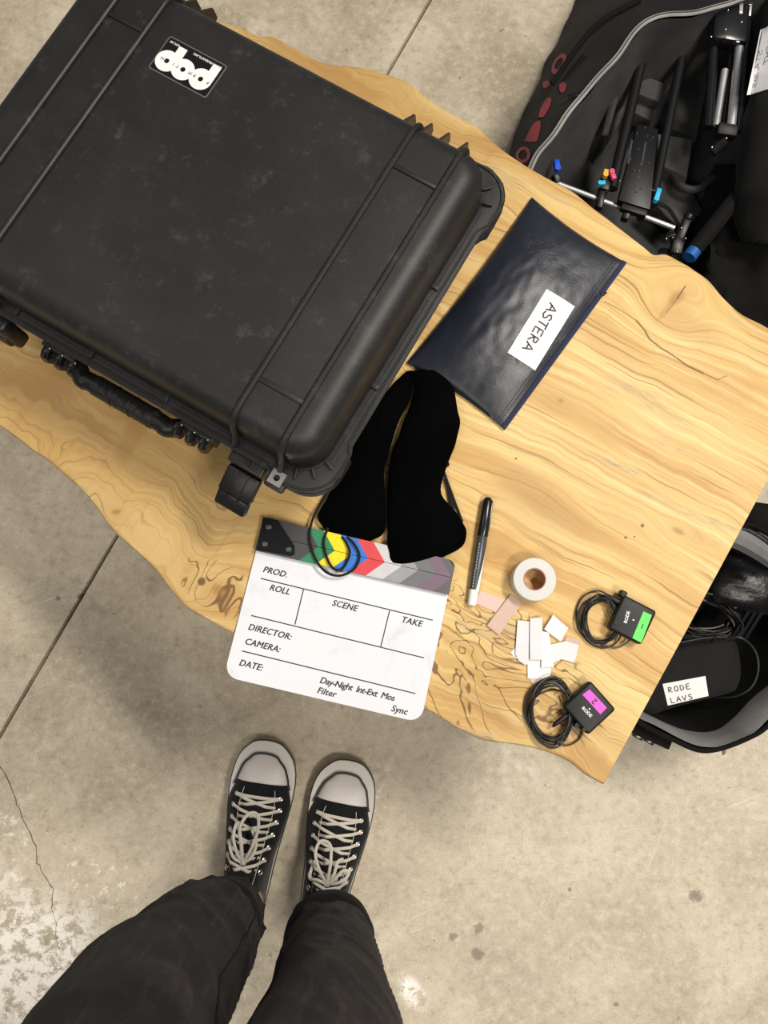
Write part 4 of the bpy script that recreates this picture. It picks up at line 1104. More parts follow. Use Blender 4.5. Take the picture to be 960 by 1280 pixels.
    b.tube(arc(eyes[0][0], eyes[0][1], .005), .0026, 8, flat=lf)
    for i in range(6):
        for e in (0, 1):
            a, c_ = eyes[i][e], eyes[i + 1][1 - e]
            # crossing strands leave through the next eyelet from below
            b.tube(arc(a, c_.lerp(a, .12) - Vector((0, 0, .001)), .0055 + .0015 * e), .0025, 8, flat=lf)
    # bow
    kn = (eyes[5][0] + eyes[5][1]) / 2; kn.z = tz(kn.y) + .012; sx = s
    def loop_(pts): b.tube(catmull([kn + Vector((x * sx, y, z)) for x, y, z in pts], 6), .0024, 8, flat=.55)
    if s < 0:
        loop_([(0, 0, 0), (-.010, .022, .006), (-.016, .052, .004), (-.010, .072, -.004), (.004, .070, -.004), (.012, .050, .004), (.004, .020, .006), (0, 0, .002)])
        loop_([(0, 0, 0), (.010, .014, .006), (.020, .036, .003), (.018, .056, -.002), (.006, .030, .006), (0, 0, .003)])
        loop_([(0, 0, 0), (.014, .006, .004), (.024, .020, -.004), (.022, .040, -.008)]); loop_([(0, 0, 0), (-.012, .010, .004), (-.016, .030, -.002), (-.006, .048, -.004)])
    else:
        loop_([(0, 0, 0), (-.014, .018, .006), (-.026, .040, .0), (-.022, .058, -.005), (-.006, .056, -.002), (0, .030, .005), (0, 0, .003)])
        loop_([(0, 0, 0), (.014, .006, .008), (.026, .014, .006), (.030, .024, .0), (.020, .024, .004), (.010, .010, .006), (0, 0, .003)])
        loop_([(0, 0, 0), (.008, .016, .004), (.010, .034, .0), (.018, .040, -.003)]); loop_([(0, 0, 0), (-.016, .004, .003), (-.028, .002, -.008), (-.026, .026, -.014)])
    b.ball(kn, .0048, (1.2, .9, .7), 10)
    b.build('laces', M['lace'], t, ang=60, label='off-white flat laces tied in a bow')
    return t
shl = shoe(fl_t, pl_d, -1, 'left black canvas shoe with off-white laces'); shr = shoe(fr_t, pr_d, 1, 'right black canvas shoe with off-white laces')
ank = []
for toe, hd in ((fl_t, pl_d), (fr_t, pr_d)):
    a = toe + hd.normalized() * (SL * .80); ank.append(Vector((a.x, a.y, 0)))
print('ankles', ank)
# skin: one body mesh for both feet and lower legs
def legring(c, rx, ry, n=28, jit=0, seed=0, cr=0, rid=0):
    out = []
    for k in range(n):
        a = 2 * PI * k / n
        d1 = Vector((math.cos(a) * 1.6, math.sin(a) * 1.6, c[2] * 7 + seed))
        j = 1 + jit * noise.noise(d1)
        if cr: j += cr * noise.noise(Vector((math.cos(a) * 2.4, math.sin(a) * 2.4, c[2] * 15 + 1.8 * math.cos(a + seed) + seed * 3)))
        if rid: j += rid * (1 - min(1, 5 * abs(noise.noise(Vector((math.cos(a + .5) * 1.3, math.sin(a + .5) * 1.3, c[2] * 13 + 1.6 * math.sin(a * 1 + seed) + seed * 7))))))
        out.append(Vector((c[0] + rx * math.cos(a) * j, c[1] + ry * math.sin(a) * j, c[2])))
    return out
def interp(tab, z):
    for k in range(len(tab) - 1):
        if z <= tab[k + 1][0]:
            f = max(0, (z - tab[k][0]) / (tab[k + 1][0] - tab[k][0])); return [u + (v - u) * f for u, v in zip(tab[k][1:], tab[k + 1][1:])]
    return list(tab[-1][1:])
# height: centre x, centre y, trouser radius, body radius
LEGS = [[(.07, -.222, -.420, .060, .033), (.15, -.249, -.428, .059, .036), (.25, -.238, -.402, .068, .048), (.38, -.244, -.395, .077, .054), (.50, -.250, -.385, .086, .056), (.62, -.236, -.39, .094, .070), (.76, -.215, -.40, .098, .080), (.90, -.200, -.42, .10, .085)],
        [(.07, -.092, -.446, .056, .033), (.15, -.080, -.446, .058, .036), (.25, -.072, -.430, .062, .048), (.38, -.063, -.420, .068, .054), (.50, -.056, -.405, .073, .056), (.62, -.058, -.40, .084, .068), (.76, -.066, -.40, .096, .080), (.90, -.080, -.42, .10, .085)]]
b = MB()
for lg in LEGS:
    rows = []
    for z, x, y, rt, rb in lg: rows.append(legring((x, y, z), rb, rb * 1.1, 20))
    b.grid(rows, True, True, True)
b.ball((-.14, -.42, .90), .10, (1.5, .95, .8), 20)
b.build('body', M['skin'], pers, world=True, ang=80)
def trouser(i, z, dr=0):
    x, y, rt, rb = interp(LEGS[i], z)
    low_ = max(0, 1 - max(0, z - .16) / .30)
    return legring((x, y, z), rt + dr, (rt + dr) * 1.05, 96, .05, i * 5, .020 + .050 * low_, .025 + .070 * low_)
b = MB()
for i in (0, 1):
    b.grid([trouser(i, .118 + .008 * k) for k in range(98)], True)
hr = []
for z, rx, ry in ((.84, .160, .100), (.92, .168, .108), (.99, .155, .100)): hr.append(legring((-.14, -.42, z), rx, ry, 72, .02))
b.grid(hr, True)
bmesh.ops.create_uvsphere(b.bm, u_segments=24, v_segments=10, radius=.10, matrix=Matrix.Translation((-.14, -.42, .84)) @ Matrix.Diagonal((1.5, 1.0, .7, 1)))
jeans = b.build('jeans', M['jeans'], pers, world=True, ang=80)
for i in (0, 1):
    b = MB()
    def cring(z, dr, tilt=.18):
        x_, y_, rt_, _ = interp(LEGS[i], .15); r_ = legring((x_, y_, .15), rt_ + dr, (rt_ + dr) * 1.06, 96, .05, i * 5, .018, .012); cy0 = interp(LEGS[i], .15)[1]
        return [Vector((p.x, p.y, z + (p.y - cy0) * tilt)) for p in r_]
    b.grid([cring(.122, -.004), cring(.118, .002), cring(.121, .0065), cring(.136, .0090), cring(.150, .0088), cring(.158, .0070), cring(.161, .0015)], True)
    b.build('cuff', M['hem'], jeans, world=True, ang=80)
    b = MB(); b.tube(cring(.150, .0078), .0007, 4, closed=True)
    b.build('stitching', M['jeans'], jeans, world=True)
# side seams
for i, an in ((0, R(25)), (1, R(150))):
    b = MB(); b.tube([trouser(i, .17 + k * .014, .0005)[int(an / (2 * PI) * 96)] for k in range(38)], .0016, 6); b.build('seam', M['hem'], jeans, world=True)

# ------------------------------------------------------------------ soft bags (shell lofted through closed rings)
def shell(name, mat, parent, rings, capf=False, jit=.0, seed=0, capl=False):
    m = []
    for z, pts, k in rings:
        w_ = [at(x, y, z) for x, y in pts] if k == 'px' else [Vector((p[0], p[1], z)) for p in pts]
        w_ = catmull(w_, 5, True)
        m.append([p + Vector((noise.noise(p * 12 + Vector((seed, 0, 0))), noise.noise(p * 12 + Vector((0, seed, 5))), .5 * noise.noise(p * 14))) * jit for p in w_])
    return MB().grid(m, True, capf, capl).build(name, mat, parent, world=True, ang=70)
def offs(pts, d):
    """shrink or grow a closed world outline by d"""
    c = sum((Vector(p) for p in pts), Vector()) / len(pts); out = []
    for i, p in enumerate(pts):
        t = Vector(pts[(i + 1) % len(pts)]) - Vector(pts[i - 1]); nn = Vector((t.y, -t.x, 0)).normalized()
        if nn.dot(Vector(p) - c) < 0: nn = -nn
        out.append(Vector(p) + nn * d)
    return out
# ---- big bag at the top right
RZ = .25
rim = [at(x, y, RZ) for x, y in ((900, 5), (868, 14), (835, 19), (808, 29), (785, 52), (760, 82), (728, 122), (697, 160), (668, 200), (650, 250), (665, 320), (740, 380), (840, 450), (950, 500), (1040, 480), (1090, 380), (1100, 230), (1080, 90), (1020, 10), (950, -5))]
foot = [at(x, y, .0) for x, y in ((760, -150), (738, -60), (716, 10), (700, 45), (684, 80), (668, 115), (652, 150), (640, 180), (632, 215), (640, 270), (680, 330), (740, 380), (820, 430), (900, 460), (970, 440), (1010, 350), (1030, 220), (1030, 80), (1000, -40), (900, -130))]
big = thing('equipment_bag', 'large open black gear bag on the floor with red lettering and a grey zip', 'bag', (*at(860, 200, 0).xy, 0))
low = [Vector((f.x, f.y, .004)) for f in foot]
def mixr(a, b_, t, z, d=0):
    r = [Vector((p.x + (q.x - p.x) * t, p.y + (q.y - p.y) * t, z)) for p, q in zip(a, b_)]
    return offs(r, d) if d else r
rings = [(low, .004), (mixr(foot, rim, .08, .03, .006), .03), (mixr(foot, rim, .28, .10, .008), .10), (mixr(foot, rim, .55, .18, .006), .18), (mixr(foot, rim, .85, .235), .235), (rim, RZ)]
def wr(rs, jit=0, seed=0):
    out = []
    for r, z in rs:
        m = catmull([Vector((p.x, p.y, z)) for p in r], 6, True)
        out.append([p + Vector((noise.noise(p * 13 + Vector((seed, 0, 0))), noise.noise(p * 13 + Vector((0, seed, 5))), .4 * noise.noise(p * 15))) * jit for p in m])
    return out
outer_rows = wr(rings, .007, 2)
MB().grid(outer_rows, True, True).build('outer_shell', M['bag'], big, world=True, ang=70)
inr = [(offs(rim, -.004), RZ - .002), (offs(rim, -.012), .20), (offs(rim, -.025), .13), (offs(rim, -.040), .07), (offs(rim, -.075), .035)]
rows = wr(inr, .010, 7)
MB().grid(rows, True, False, True).build('lining', M['lining'], big, world=True, ang=70)
rimc = catmull([Vector((p.x, p.y, RZ + .001)) for p in rim], 6, True)
zs_ = outer_rows[-1]
b = MB(); b.tube([p + Vector((0, 0, .002)) for p in zs_], .0045, 8, closed=True, flat=.6); b.build('zip', M['zip'], big, world=True, label='pale grey zip round the opening')
b = MB(); b.tube([p + Vector((0, 0, .0052)) for p in zs_], .0010, 6, closed=True); b.build('zip_teeth', M['pad'], big, world=True)
p = at(712, 118, .24)
MB().bar(at(709, 121, .245), at(724, 118, .250), .006, .002, .001).build('zip_pull', M['black_metal'], big, world=True)
# quilted edge folds on the outside
for k, (a, c_, e) in enumerate((((800, 0), (742, 35), (690, 105)), ((730, 70), (698, 112), (662, 168)))):
    zz = (.225, .20, .17) if k == 0 else (.20, .17, .10)
    MB().tube(catmull([at(*a, zz[0]), at(*c_, zz[1]), at(*e, zz[2])], 8), .005, 8).build('piping', M['bag_dark'], big, world=True)
# red letters printed down the side (rounded capitals seen edge on)
from mathutils.bvhtree import BVHTree
bigshell = [o for o in COL.objects if o.name.startswith('outer_shell')][0]
bvh = BVHTree.FromPolygons([MW[big] @ v.co for v in bigshell.data.vertices], [p.vertices for p in bigshell.data.polygons])
def onshell(x, y, o=.0015):
    cpos = Vector((0, 0, CAM_H)); d = (at(x, y, 0) - cpos).normalized(); h = bvh.ray_cast(cpos, d)
    if h[0] is None: return None
    nn = h[1] if h[1].dot(d) < 0 else -h[1]
    return h[0] + nn * o
def blob(pts, name='lettering', mat='red'):
    c = (sum(p[0] for p in pts) / len(pts), sum(p[1] for p in pts) / len(pts)); b_ = MB(); rows = []
    den = smoothpx(pts + [pts[0]], 4)[:-1]
    for f in (.05, .5, 1.0):
        r = [onshell(c[0] + (x - c[0]) * f, c[1] + (y - c[1]) * f) for x, y in den]
        if any(q is None for q in r): b_.bm.free(); return
        rows.append(r)
    b_.grid(rows, True, True).build(name, M[mat], big, world=True)
def c6(x, y): return 640 + x / 5.82, y / 5.82
def ringblob(cx, cy, rx, ry, rot, t):
    b_ = MB(); rows = []
    for f in (1 - t, 1):
        r = []
        for k in range(24):
            a = 2 * PI * k / 24; x, y = rx * math.cos(a) * f, ry * math.sin(a) * f
            r.append(onshell(*c6(cx + x * math.cos(rot) - y * math.sin(rot), cy + x * math.sin(rot) + y * math.cos(rot))))
        if any(q is None for q in r): b_.bm.free(); return
        rows.append(r)
    b_.grid(rows, True).build('lettering', M['red'], big, world=True)
ringblob(345, 468, 38, 85, R(30), .45)
ringblob(85, 1130, 52, 62, R(20), .42)
blob([c6(*p) for p in ((228, 600), (262, 590), (278, 610), (262, 640), (232, 642))])
blob([c6(*p) for p in ((345, 650), (350, 615), (375, 602), (398, 620), (390, 660), (365, 682))])
blob([c6(*p) for p in ((195, 855), (215, 790), (262, 718), (290, 730), (268, 800), (232, 855))])
blob([c6(*p) for p in ((95, 1030), (160, 905), (212, 892), (190, 1020), (150, 1035))])
# inner padded divider and straps
def plate(name, mat, parent, px, z, th, bev=.003):
    p4 = [at(x, y, z) for x, y in px]
    return MB().prism([(q.x, q.y) for q in p4], z - th, z, bev).build(name, mat, parent, world=True)
plate('divider', M['pad'], big, [(803, 93), (838, 106), (826, 128), (797, 117)], .135, .03)
plate('divider', M['pad'], big, [(797, 118), (824, 130), (815, 152), (792, 140)], .115, .03)
plate('divider', M['pad'], big, [(822, 165), (868, 172), (860, 222), (822, 205)], .115, .05, .008)
plate('divider', M['lining'], big, [(846, 95), (886, 105), (872, 172), (835, 160)], .10, .04, .006)
plate('divider', M['lining'], big, [(812, 40), (850, 48), (840, 92), (806, 84)], .10, .03, .01)
plate('divider', M['lining'], big, [(820, 215), (862, 228), (880, 262), (850, 285), (815, 260)], .085, .03, .01)

plate('divider', M['pad'], big, [(770, 120), (784, 126), (772, 160), (758, 180)], .12, .04, .006)
MB().tube(catmull([at(790, 70, .14), at(776, 100, .15), at(766, 130, .15), at(756, 170, .13)], 6), .007, 8).build('padding_fold', M['lining'], big, world=True)
MB().tube(catmull([at(838, 212, .10), at(852, 232, .11), at(872, 236, .11), at(892, 222, .10)], 6), .006, 8).build('padding_fold', M['lining'], big, world=True)
MB().tube(catmull([at(820, 250, .10), at(838, 258, .11), at(852, 280, .10)], 6), .008, 8).build('padding_fold', M['lining'], big, world=True)
# ---- camera support rig lying in the bag
rig = thing('camera_rig', 'black camera support rig with twin rails, cross rod and coloured clamp levers', 'camera rig', (*at(800, 200, 0).xy, .15))
ZR = .185
def rod(a, c_, z0, z1, r, name, mat, n=12): return MB().tube([at(*a, z0), at(*c_, z1)], r, n).build(name, M[mat], rig, world=True)
rod((812, 34), (765, 236), ZR - .02, ZR - .002, .0088, 'rail', 'black'); rod((858, 42), (815, 256), ZR - .02, ZR - .002, .0078, 'rail', 'black')
MB().ball(at(858, 42, ZR - .018), .010).build('rail_end', M['black'], rig, world=True)
pa = [(799, 152), (822, 158), (812, 262), (772, 250), (786, 190)]
b = MB(); q4 = [at(x, y, ZR + .012) for x, y in ((797, 154), (823, 161), (813, 262), (773, 250))]
b.prism([(p.x, p.y) for p in q4], ZR, ZR + .012, .002).build('base_plate', M['black_metal'], rig, world=True)
for (x, y) in ((806, 160), (796, 167), (809, 171), (816, 172), (798, 187), (788, 199), (803, 199), (792, 214), (799, 214), (805, 217), (798, 222), (795, 232), (787, 232), (802, 236), (795, 240), (800, 206), (811, 205)):
    MB().lathe([(.0014, 0), (.0014, .0016), (.0008, .0024)], at(x, y, ZR + .012), n=8).build('screw', M['chrome'], rig, world=True)
for a, c_ in (((790, 175), (785, 205)), ((807, 178), (802, 208))):
    MB().bar(at(*a, ZR + .0125), at(*c_, ZR + .0125), .003, .001).build('slot', M['lining'], rig, world=True)
MB().bar(at(776, 258, ZR + .002), at(808, 268, ZR + .002), .014, .012, .002).build('end_block', M['black'], rig, world=True)
rod((693, 228), (843, 285), ZR - .010, ZR - .010, .0042, 'cross_rod', 'silver')
for a, c_ in (((752, 240), (748, 262)), ((790, 250), (780, 276)), ((808, 255), (800, 275))):
    MB().bar(at(*a, ZR - .004), at(*c_, ZR - .008), .012, .018, .003).build('rod_clamp', M['black_metal'], rig, world=True)
def lever(px, z, mat, d, l=.014, w_=.006):
    p = at(*px, z); v = Vector(d).normalized() * l / 2
    b_ = MB(); b_.bar(p - v, p + v, w_, w_, .0015); b_.lathe([(w_ * .55, -.004), (w_ * .55, .005)], p - v, n=10)
    return b_.build('lever', M[mat], rig, world=True)
lever((757, 216), ZR + .012, 'knob_gold', (.2, 1, 0), .010, .008).data.name = 'lever'
lever((753, 229), ZR + .010, 'knob_cyan', (1, .3, 0), .010, .007)
lever((766, 220), ZR + .014, 'knob_pink', (.3, -1, 0), .013, .008)
lever((696, 206), ZR + .010, 'knob_blue', (-.1, 1, 0), .015, .009)
lever((822, 243), ZR + .012, 'knob_cyan', (.35, 1, 0), .020, .008)
MB().tube([at(808, 235, ZR + .010), at(819, 239, ZR + .012)], .0014, 6).build('lever_pin', M['chrome'], rig, world=True)
MB().bar(at(693, 218, ZR), at(698, 228, ZR - .004), .012, .014, .002).build('rod_clamp', M['black_metal'], rig, world=True)
MB().bar(at(757, 222, ZR), at(754, 240, ZR), .016, .018, .002).build('rod_clamp', M['black_metal'], rig, world=True)
# clamp cluster at the right end of the rod
MB().ball(at(861, 271, ZR), .0085).build('clamp_ball', M['gloss'], rig, world=True)
MB().bar(at(860, 272, ZR - .004), at(848, 300, ZR - .01), .014, .016, .003).build('clamp_arm', M['black_metal'], rig, world=True)
MB().lathe([(.008, -.006), (.010, 0), (.008, .006)], at(839, 296, ZR - .006), (1, .4, .3), 14).build('clamp_wheel', M['gloss'], rig, world=True)
MB().bar(at(848, 298, ZR - .008), at(844, 318, ZR - .012), .020, .014, .003).build('clamp_arm', M['black_metal'], rig, world=True)
MB().lathe([(.010, -.005), (.013, 0), (.010, .005)], at(831, 318, ZR - .018), (.3, .2, 1), 16).build('clamp_wheel', M['gloss'], rig, world=True)
for x, y in ((833, 299), (841, 297), (852, 285), (857, 298), (846, 314), (775, 226)):
    MB().ball(at(x, y, ZR + .004), .0018, n=8).build('screw', M['chrome'], rig, world=True)
# ---- fabric-wrapped tube with blue end
t = thing('telescopic_arm', 'dark tube with a blue end cap slanting out of the gear bag beside the rig', 'support arm', (*at(890, 280, 0).xy, .12))
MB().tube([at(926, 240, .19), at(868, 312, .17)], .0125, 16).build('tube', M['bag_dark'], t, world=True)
MB().tube([at(870, 310, .17), at(861, 322, .17)], .0118, 16).build('end_cap', M['cap_blue'], t, world=True, label='shiny blue end cap')
# ---- light stand
lsd = thing('light_stand', 'black light stand with two shiny silver tube sections lying in the gear bag', 'light stand', (*at(905, 90, 0).xy, .15))
ZL = .225
MB().bar(at(915, -30, ZL), at(909, 58, ZL), .060, .030, .008).build('collar', M['gloss'], lsd, world=True)
MB().tube([at(925, 50, ZL), at(914, 158, ZL - .01)], .0070, 16).build('tube', M['silver'], lsd, world=True, label='silver tube')
MB().tube([at(906, 88, ZL - .012), at(895, 158, ZL - .02)], .0060, 16).build('tube', M['silver'], lsd, world=True, label='silver tube')
MB().tube([at(934, 20, ZL), at(925, 165, ZL - .014)], .0075, 12).build('leg', M['gloss'], lsd, world=True)
MB().tube([at(893, 40, ZL - .008), at(885, 160, ZL - .02)], .0085, 12).build('leg', M['gloss'], lsd, world=True)
MB().tube([at(914, 66, ZL - .016), at(904, 166, ZL - .024)], .0055, 12).build('leg', M['black'], lsd, world=True)
MB().bar(at(909, 157, ZL - .014), at(906, 172, ZL - .018), .034, .022, .004).build('foot_collar', M['black'], lsd, world=True)
for x, y in ((908, 3), (910, 13), (926, 2), (926, 13), (937, 6), (927, 28), (907, 37), (906, 47), (889, 46), (890, 184), (908, 173)):
    MB().ball(at(x, y, ZL + .016 if y < 60 else ZL - .004), .0022, n=8).build('bolt', M['chrome'], lsd, world=True)
MB().bar(at(927, 0, ZL + .016), at(926, 17, ZL + .016), .006, .002, .0006).build('clamp_strip', M['silver'], lsd, world=True)
MB().bar(at(924, 41, ZL + .014), at(922, 53, ZL + .010), .006, .002, .0006).build('clamp_strip', M['silver'], lsd, world=True)
MB().bar(at(939, 2, ZL + .014), at(937, 20, ZL + .012), .004, .002, .0006).build('clamp_strip', M['silver'], lsd, world=True)
MB().tube([at(890, 190, ZL - .03), at(906, 176, ZL - .02)], .009, 10).build('tip', M['gloss'], lsd, world=True)
# ---- stand sleeve with the paper label
sv = thing('stand_sleeve', 'black fabric sleeve with a curled white handwritten label, right of the light stand', 'sleeve bag', (*at(1000, 120, 0).xy, .10))
def sleeve(path, n=20):
    C_ = catmull([at(x, y, z) for x, y, z, r in path], 6); R_ = [p.x for p in catmull([(r, 0, 0) for *_, r in path], 6)]
    rows = []
    for i, (c, r) in enumerate(zip(C_, R_)):
        d = (C_[min(i + 1, len(C_) - 1)] - C_[max(i - 1, 0)]).normalized(); a = d.cross(Vector((0, 0, 1))).normalized(); u = a.cross(d)
        rows.append([c + (a * math.cos(2 * PI * k / n) + u * math.sin(2 * PI * k / n) * .8) * r * (1 + .10 * noise.noise(Vector((k * .45, i * .3, 3)))) for k in range(n)])
    return rows
sr = sleeve([(1010, -60, .245, .058), (1003, 40, .245, .065), (996, 130, .24, .075), (985, 220, .215, .080), (968, 270, .185, .066), (958, 305, .165, .040)])
MB().grid(sr, True, True, True).build('sleeve', M['bag'], sv, world=True, ang=70)
svo = [o for o in sv.children][0]
bv2 = BVHTree.FromPolygons([MW[sv] @ v.co for v in svo.data.vertices], [p.vertices for p in svo.data.polygons])
def onsl(x, y, o=.001):
    cpos = Vector((0, 0, CAM_H)); d = (at(x, y, 0) - cpos).normalized(); h = bv2.ray_cast(cpos, d)
    if h[0] is None: return at(x, y, .27)
    nn = h[1] if h[1].dot(d) < 0 else -h[1]
    return h[0] + nn * o
q4 = [(949, 40), (985, 22), (975, 108), (932, 121)]
def bil(u, v):
    return (q4[0][0] * (1 - u) * (1 - v) + q4[1][0] * u * (1 - v) + q4[2][0] * u * v + q4[3][0] * (1 - u) * v, q4[0][1] * (1 - u) * (1 - v) + q4[1][1] * u * (1 - v) + q4[2][1] * u * v + q4[3][1] * (1 - u) * v)
g = [[onsl(*bil(i / 8, j / 10), .0025) + Vector((0, 0, .004 * max(0, (2 - i) / 2))) for i in range(9)] for j in range(11)]
b = MB(); b.grid(g); b.grid([[p - Vector((0, 0, .0004)) for p in r] for r in g]); bmesh.ops.bridge_loops(b.bm, edges=[e for e in b.bm.edges if e.is_boundary])
slab = b.build('label', M['label'], sv, world=True, label='white handwritten paper label')
def gsurf(u, v):
    u = min(.999, max(0, u)); v = min(.999, max(0, v)); i, j = int(u * 8), int(v * 10); fu, fv = u * 8 - i, v * 10 - j
    return g[j][i].lerp(g[j][i + 1], fu).lerp(g[j + 1][i].lerp(g[j + 1][i + 1], fu), fv) + Vector((0, 0, .0007))
b = MB()
def wr_label(s_, v0, h, u0, du=1):
    for i, ch in enumerate(s_):
        for stt in GL[ch]:
            b.tube([gsurf(u0 - bb * h, v0 + (i * .92 + aa) * h * .62) for aa, bb in stt], .00045, 5, flat=.5)
# lines run down the label, letters lean to the left side
wr_label('STANDS', .34, .17, .30); wr_label('LIGHT', .12, .17, .58); wr_label('C/M', .06, .17, .84)
b.build('lettering', M['ink'], slab, world=True)
# ---- loose black fabric flap at the far right of the bag
sk = thing('fabric_cover', 'crumpled black fabric cover draped at the right end of the gear bag', 'cover', (*at(930, 330, 0).xy, .06))
rows = []
for j in range(22):
    row = []
    for i in range(26):
        x = 862 + i * 6.6; y = 205 + j * 10.5
        edge = max(0, 1 - i / 5)
        zb = .112 + .04 * math.sin(i * .22) + .03 * noise.noise(Vector((i * .25, j * .25, 4))) + .012 * noise.noise(Vector((i * .7, j * .6, 9))) - .05 * edge * edge - .0015 * j
        row.append(at(x + 14 * noise.noise(Vector((0, j * .3, 8))) + (max(0, 8 - j)) * 4.0, y, zb))
    rows.append(row)
b = MB(); b.grid(rows); b.grid([[p - Vector((0, 0, .0015)) for p in r] for r in rows]); bmesh.ops.bridge_loops(b.bm, edges=[e for e in b.bm.edges if e.is_boundary])
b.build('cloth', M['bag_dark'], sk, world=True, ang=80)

# ---- second bag, lower right
BZ = .20
rim2 = [at(x, y, BZ) for x, y in ((905, 668), (935, 660), (968, 676), (1010, 700), (1040, 750), (1035, 810), (1005, 855), (975, 885), (948, 912), (915, 929), (880, 933), (845, 922), (812, 905), (785, 885), (768, 850), (780, 780), (820, 710), (865, 678))]
foot2 = [at(x, y, 0) for x, y in ((880, 700), (905, 690), (935, 695), (960, 715), (985, 750), (985, 800), (965, 845), (940, 870), (915, 890), (885, 900), (850, 898), (815, 886), (790, 870), (775, 845), (775, 800), (790, 760), (820, 725), (850, 706))]
sm = thing('camera_bag', 'open black shoulder bag on the floor with a shiny grey lining, right of the table', 'bag', (*at(900, 800, 0).xy, 0))
r2 = [(foot2, .004), (mixr(foot2, rim2, .1, .03, .006), .03), (mixr(foot2, rim2, .45, .10, .010), .10), (mixr(foot2, rim2, .85, .17, .009), .17), (offs(rim2, .004), BZ), (rim2, BZ + .003)]
o2 = wr(r2, .005, 11)
MB().grid(o2, True, True).build('outer_shell', M['bag'], sm, world=True, ang=70)
i2 = [(offs(rim2, -.001), BZ + .002), (offs(rim2, -.012), BZ - .012), (offs(rim2, -.016), .145)]
MB().grid(wr(i2, .009, 15), True).build('lining', M['lining_grey'], sm, world=True, ang=70, label='crinkled silver-grey lining')
i3 = [(offs(rim2, -.016), .146), (offs(rim2, -.024), .10), (offs(rim2, -.034), .05), (offs(rim2, -.05), .03)]
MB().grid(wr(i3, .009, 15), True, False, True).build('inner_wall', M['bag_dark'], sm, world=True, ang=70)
zr2 = o2[-2]
b = MB(); b.tube([p + Vector((0, 0, .003)) for p in zr2], .0032, 8, closed=True); b.build('zip', M['bag_dark'], sm, world=True)
b = MB(); b.bar(at(904, 931, .17), at(905, 942, .13), .007, .003, .001); b.tube([at(904, 930, .175), at(904, 934, .165)], .003, 8); b.build('zip_pull', M['gloss'], sm, world=True)
for px, z in (((798, 919), .178), ((812, 925), .178)):
    b = MB(); b.bar(at(px[0] - 6, px[1] - 4, z), at(px[0] + 6, px[1] + 3, z), .012, .008, .002); b.build('buckle', M['gloss'], sm, world=True)
MB().bar(at(790, 908, .182), at(838, 930, .182), .018, .010, .002).build('strap', M['bag_dark'], sm, world=True)
MB().tube(catmull([at(930, 642, .16), at(952, 650, .17), at(985, 668, .17), at(1010, 690, .16)], 6), .016, 10, flat=.6).build('padded_strap', M['bag_dark'], sm, world=True)
MB().tube(catmull([at(915, 660, .205), at(935, 662, .21), at(958, 676, .21), at(985, 705, .20)], 6), .0035, 8).build('zip_cord', M['gloss'], sm, world=True)
plate('pocket', M['bag_dark'], sm, [(942, 626), (985, 632), (985, 668), (945, 652)], .14, .05, .006)
MB().grid([[at(914 + i * 8.5, y + i * 3.4 + .25 * i * i, z) for i in range(8)] for y, z in ((654, .208), (664, .214), (676, .206), (684, .190))]).build('lining_edge', M['lining_grey'], sm, world=True)
# black hard pouch with label
hp_ = [at(x, y, .165) for x, y in ((800, 835), (818, 815), (880, 800), (915, 797), (926, 804), (932, 835), (928, 858), (915, 868), (850, 885), (805, 896), (792, 870))]
hpc = sum(hp_, Vector()) / len(hp_)
ms = thing('microphone_case', 'black zipped hard pouch with a hand-lettered white label inside the shoulder bag', 'case', (hpc.x, hpc.y, .09))
hl = catmull([Vector((p.x, p.y, 0)) for p in hp_], 4, True)
rows = []
for sc, z in ((.90, .092), (.98, .100), (1.0, .115), (1.0, .140), (.975, .153), (.91, .161), (.80, .165)):
    rows.append([Vector((hpc.x + (p.x - hpc.x) * sc, hpc.y + (p.y - hpc.y) * sc, z)) for p in hl])
MB().grid(rows, True, True, True).build('shell', M['bag'], ms, world=True, ang=50)
MB().tube([Vector((hpc.x + (p.x - hpc.x) * 1.005, hpc.y + (p.y - hpc.y) * 1.005, .132)) for p in hl], .0022, 6, closed=True).build('zip', M['gloss'], ms, world=True)
lq = [at(828.5, 855, .167), at(882, 845, .167), at(886, 870, .167), at(835, 882, .167)]
ml_ = MB().prism([(p.x, p.y) for p in lq], .1655, .1662).build('label', M['label'], ms, world=True, smooth=False, label='white paper label lettered in black marker')
xd = (lq[1] - lq[0]).normalized(); xd.z = 0; yd = Vector((-xd.y, xd.x, 0))
b = MB(); strokes(b, 'RODE', at(836, 866, .167) + Vector((0, 0, .0)), xd, yd, .0078, 1.18, .00055); strokes(b, 'LAVS', at(839, 879, .167), xd, yd, .0078, 1.18, .00055)
b.build('lettering', M['ink'], ml_, world=True)
MB().tube(catmull([at(888, 803, .172), at(893, 797, .182), at(899, 800, .172)], 5), .0013, 6).build('zip_pull', M['gloss'], ms, world=True)
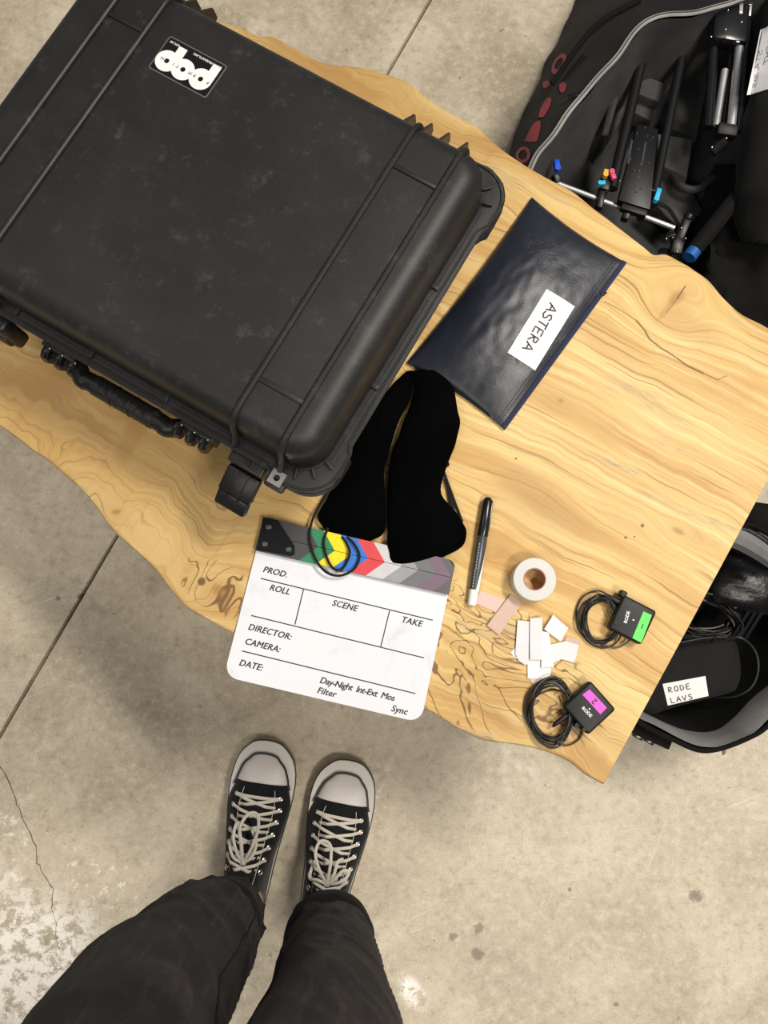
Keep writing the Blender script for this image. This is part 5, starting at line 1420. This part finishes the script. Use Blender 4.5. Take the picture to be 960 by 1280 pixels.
# black cables
rg = random.Random(8)
for k in range(3):
    b = MB(); cx0, cy0 = 868 + k * 5, 765 + k * 3; pts = []
    for l in range(4):
        for q_ in range(12):
            a = 2 * PI * q_ / 12
            pts.append(at(cx0 + (42 + 5 * l - 3 * k) * math.cos(a) + rg.uniform(-2, 2), cy0 + (20 + 4 * l) * math.sin(a) + 8 * math.cos(a) + rg.uniform(-2, 2), .085 + .006 * k + .006 * l + .004 * rg.random()))
    b.tube(catmull(pts, 2), .0019, 6)
    o = b.build('coiled_cable', M['rubber'], None); place(o, tuple(at(cx0, cy0, .085)))
    tag(o, 'loosely coiled black cable inside the shoulder bag above the lettered pouch', 'cable', 'black cables in the shoulder bag')
o = MB().tube(catmull([at(905, 800, .16), at(925, 797, .17), at(943, 812, .165), at(948, 835, .16), at(940, 858, .155), at(920, 870, .14), at(895, 872, .12)], 6), .0020, 8).build('power_cable', M['rubber'], None)
place(o, tuple(at(935, 830, .16))); tag(o, 'thin black cable arching around the right end of the lettered pouch', 'cable')
# soft leather pouch at the far end of the bag
lp_ = [((898, 690), (975, 705), .020), ((890, 710), (985, 725), .05), ((882, 730), (980, 750), .055), ((884, 748), (960, 768), .03), ((895, 755), (940, 768), .01)]
A = catmull([at(*s[0], .10) for s in lp_], 4); B = catmull([at(*s[1], .10) for s in lp_], 4); Hh = [p.x for p in catmull([(s[2], 0, 0) for s in lp_], 4)]
rows = []
for i, (a, c_, h) in enumerate(zip(A, B, Hh)):
    rows.append([Vector((*a.lerp(c_, (1 - math.cos(2 * PI * k / 18)) / 2).xy, .11 + h * math.sin(2 * PI * k / 18) * .6 + .008 * noise.noise(Vector((k * .8, i * .5, 2))))) for k in range(18)])
M['soft_leather'] = plain('soft_black_leather', (.007, .007, .008), .35, bump=.0015, scale=160)
o = MB().grid(rows, True, True, True).build('leather_pouch', M['soft_leather'], None, ang=80); place(o, tuple(at(930, 725, .08)))
tag(o, 'soft crumpled glossy black pouch at the far end of the shoulder bag', 'pouch')
# folded stand tubes standing along the right wall of the bag
o = thing('cable_cover', 'stiff black ribbed strip running along the right inside wall of the shoulder bag', 'strip', (*at(930, 790, 0).xy, .06))
for k, dx in enumerate((0, 9, 17)):
    MB().tube([at(958 + dx, 728, .12), at(915 + dx, 798, .11)], .0035, 8).build('rib', M['gloss'], o, world=True)
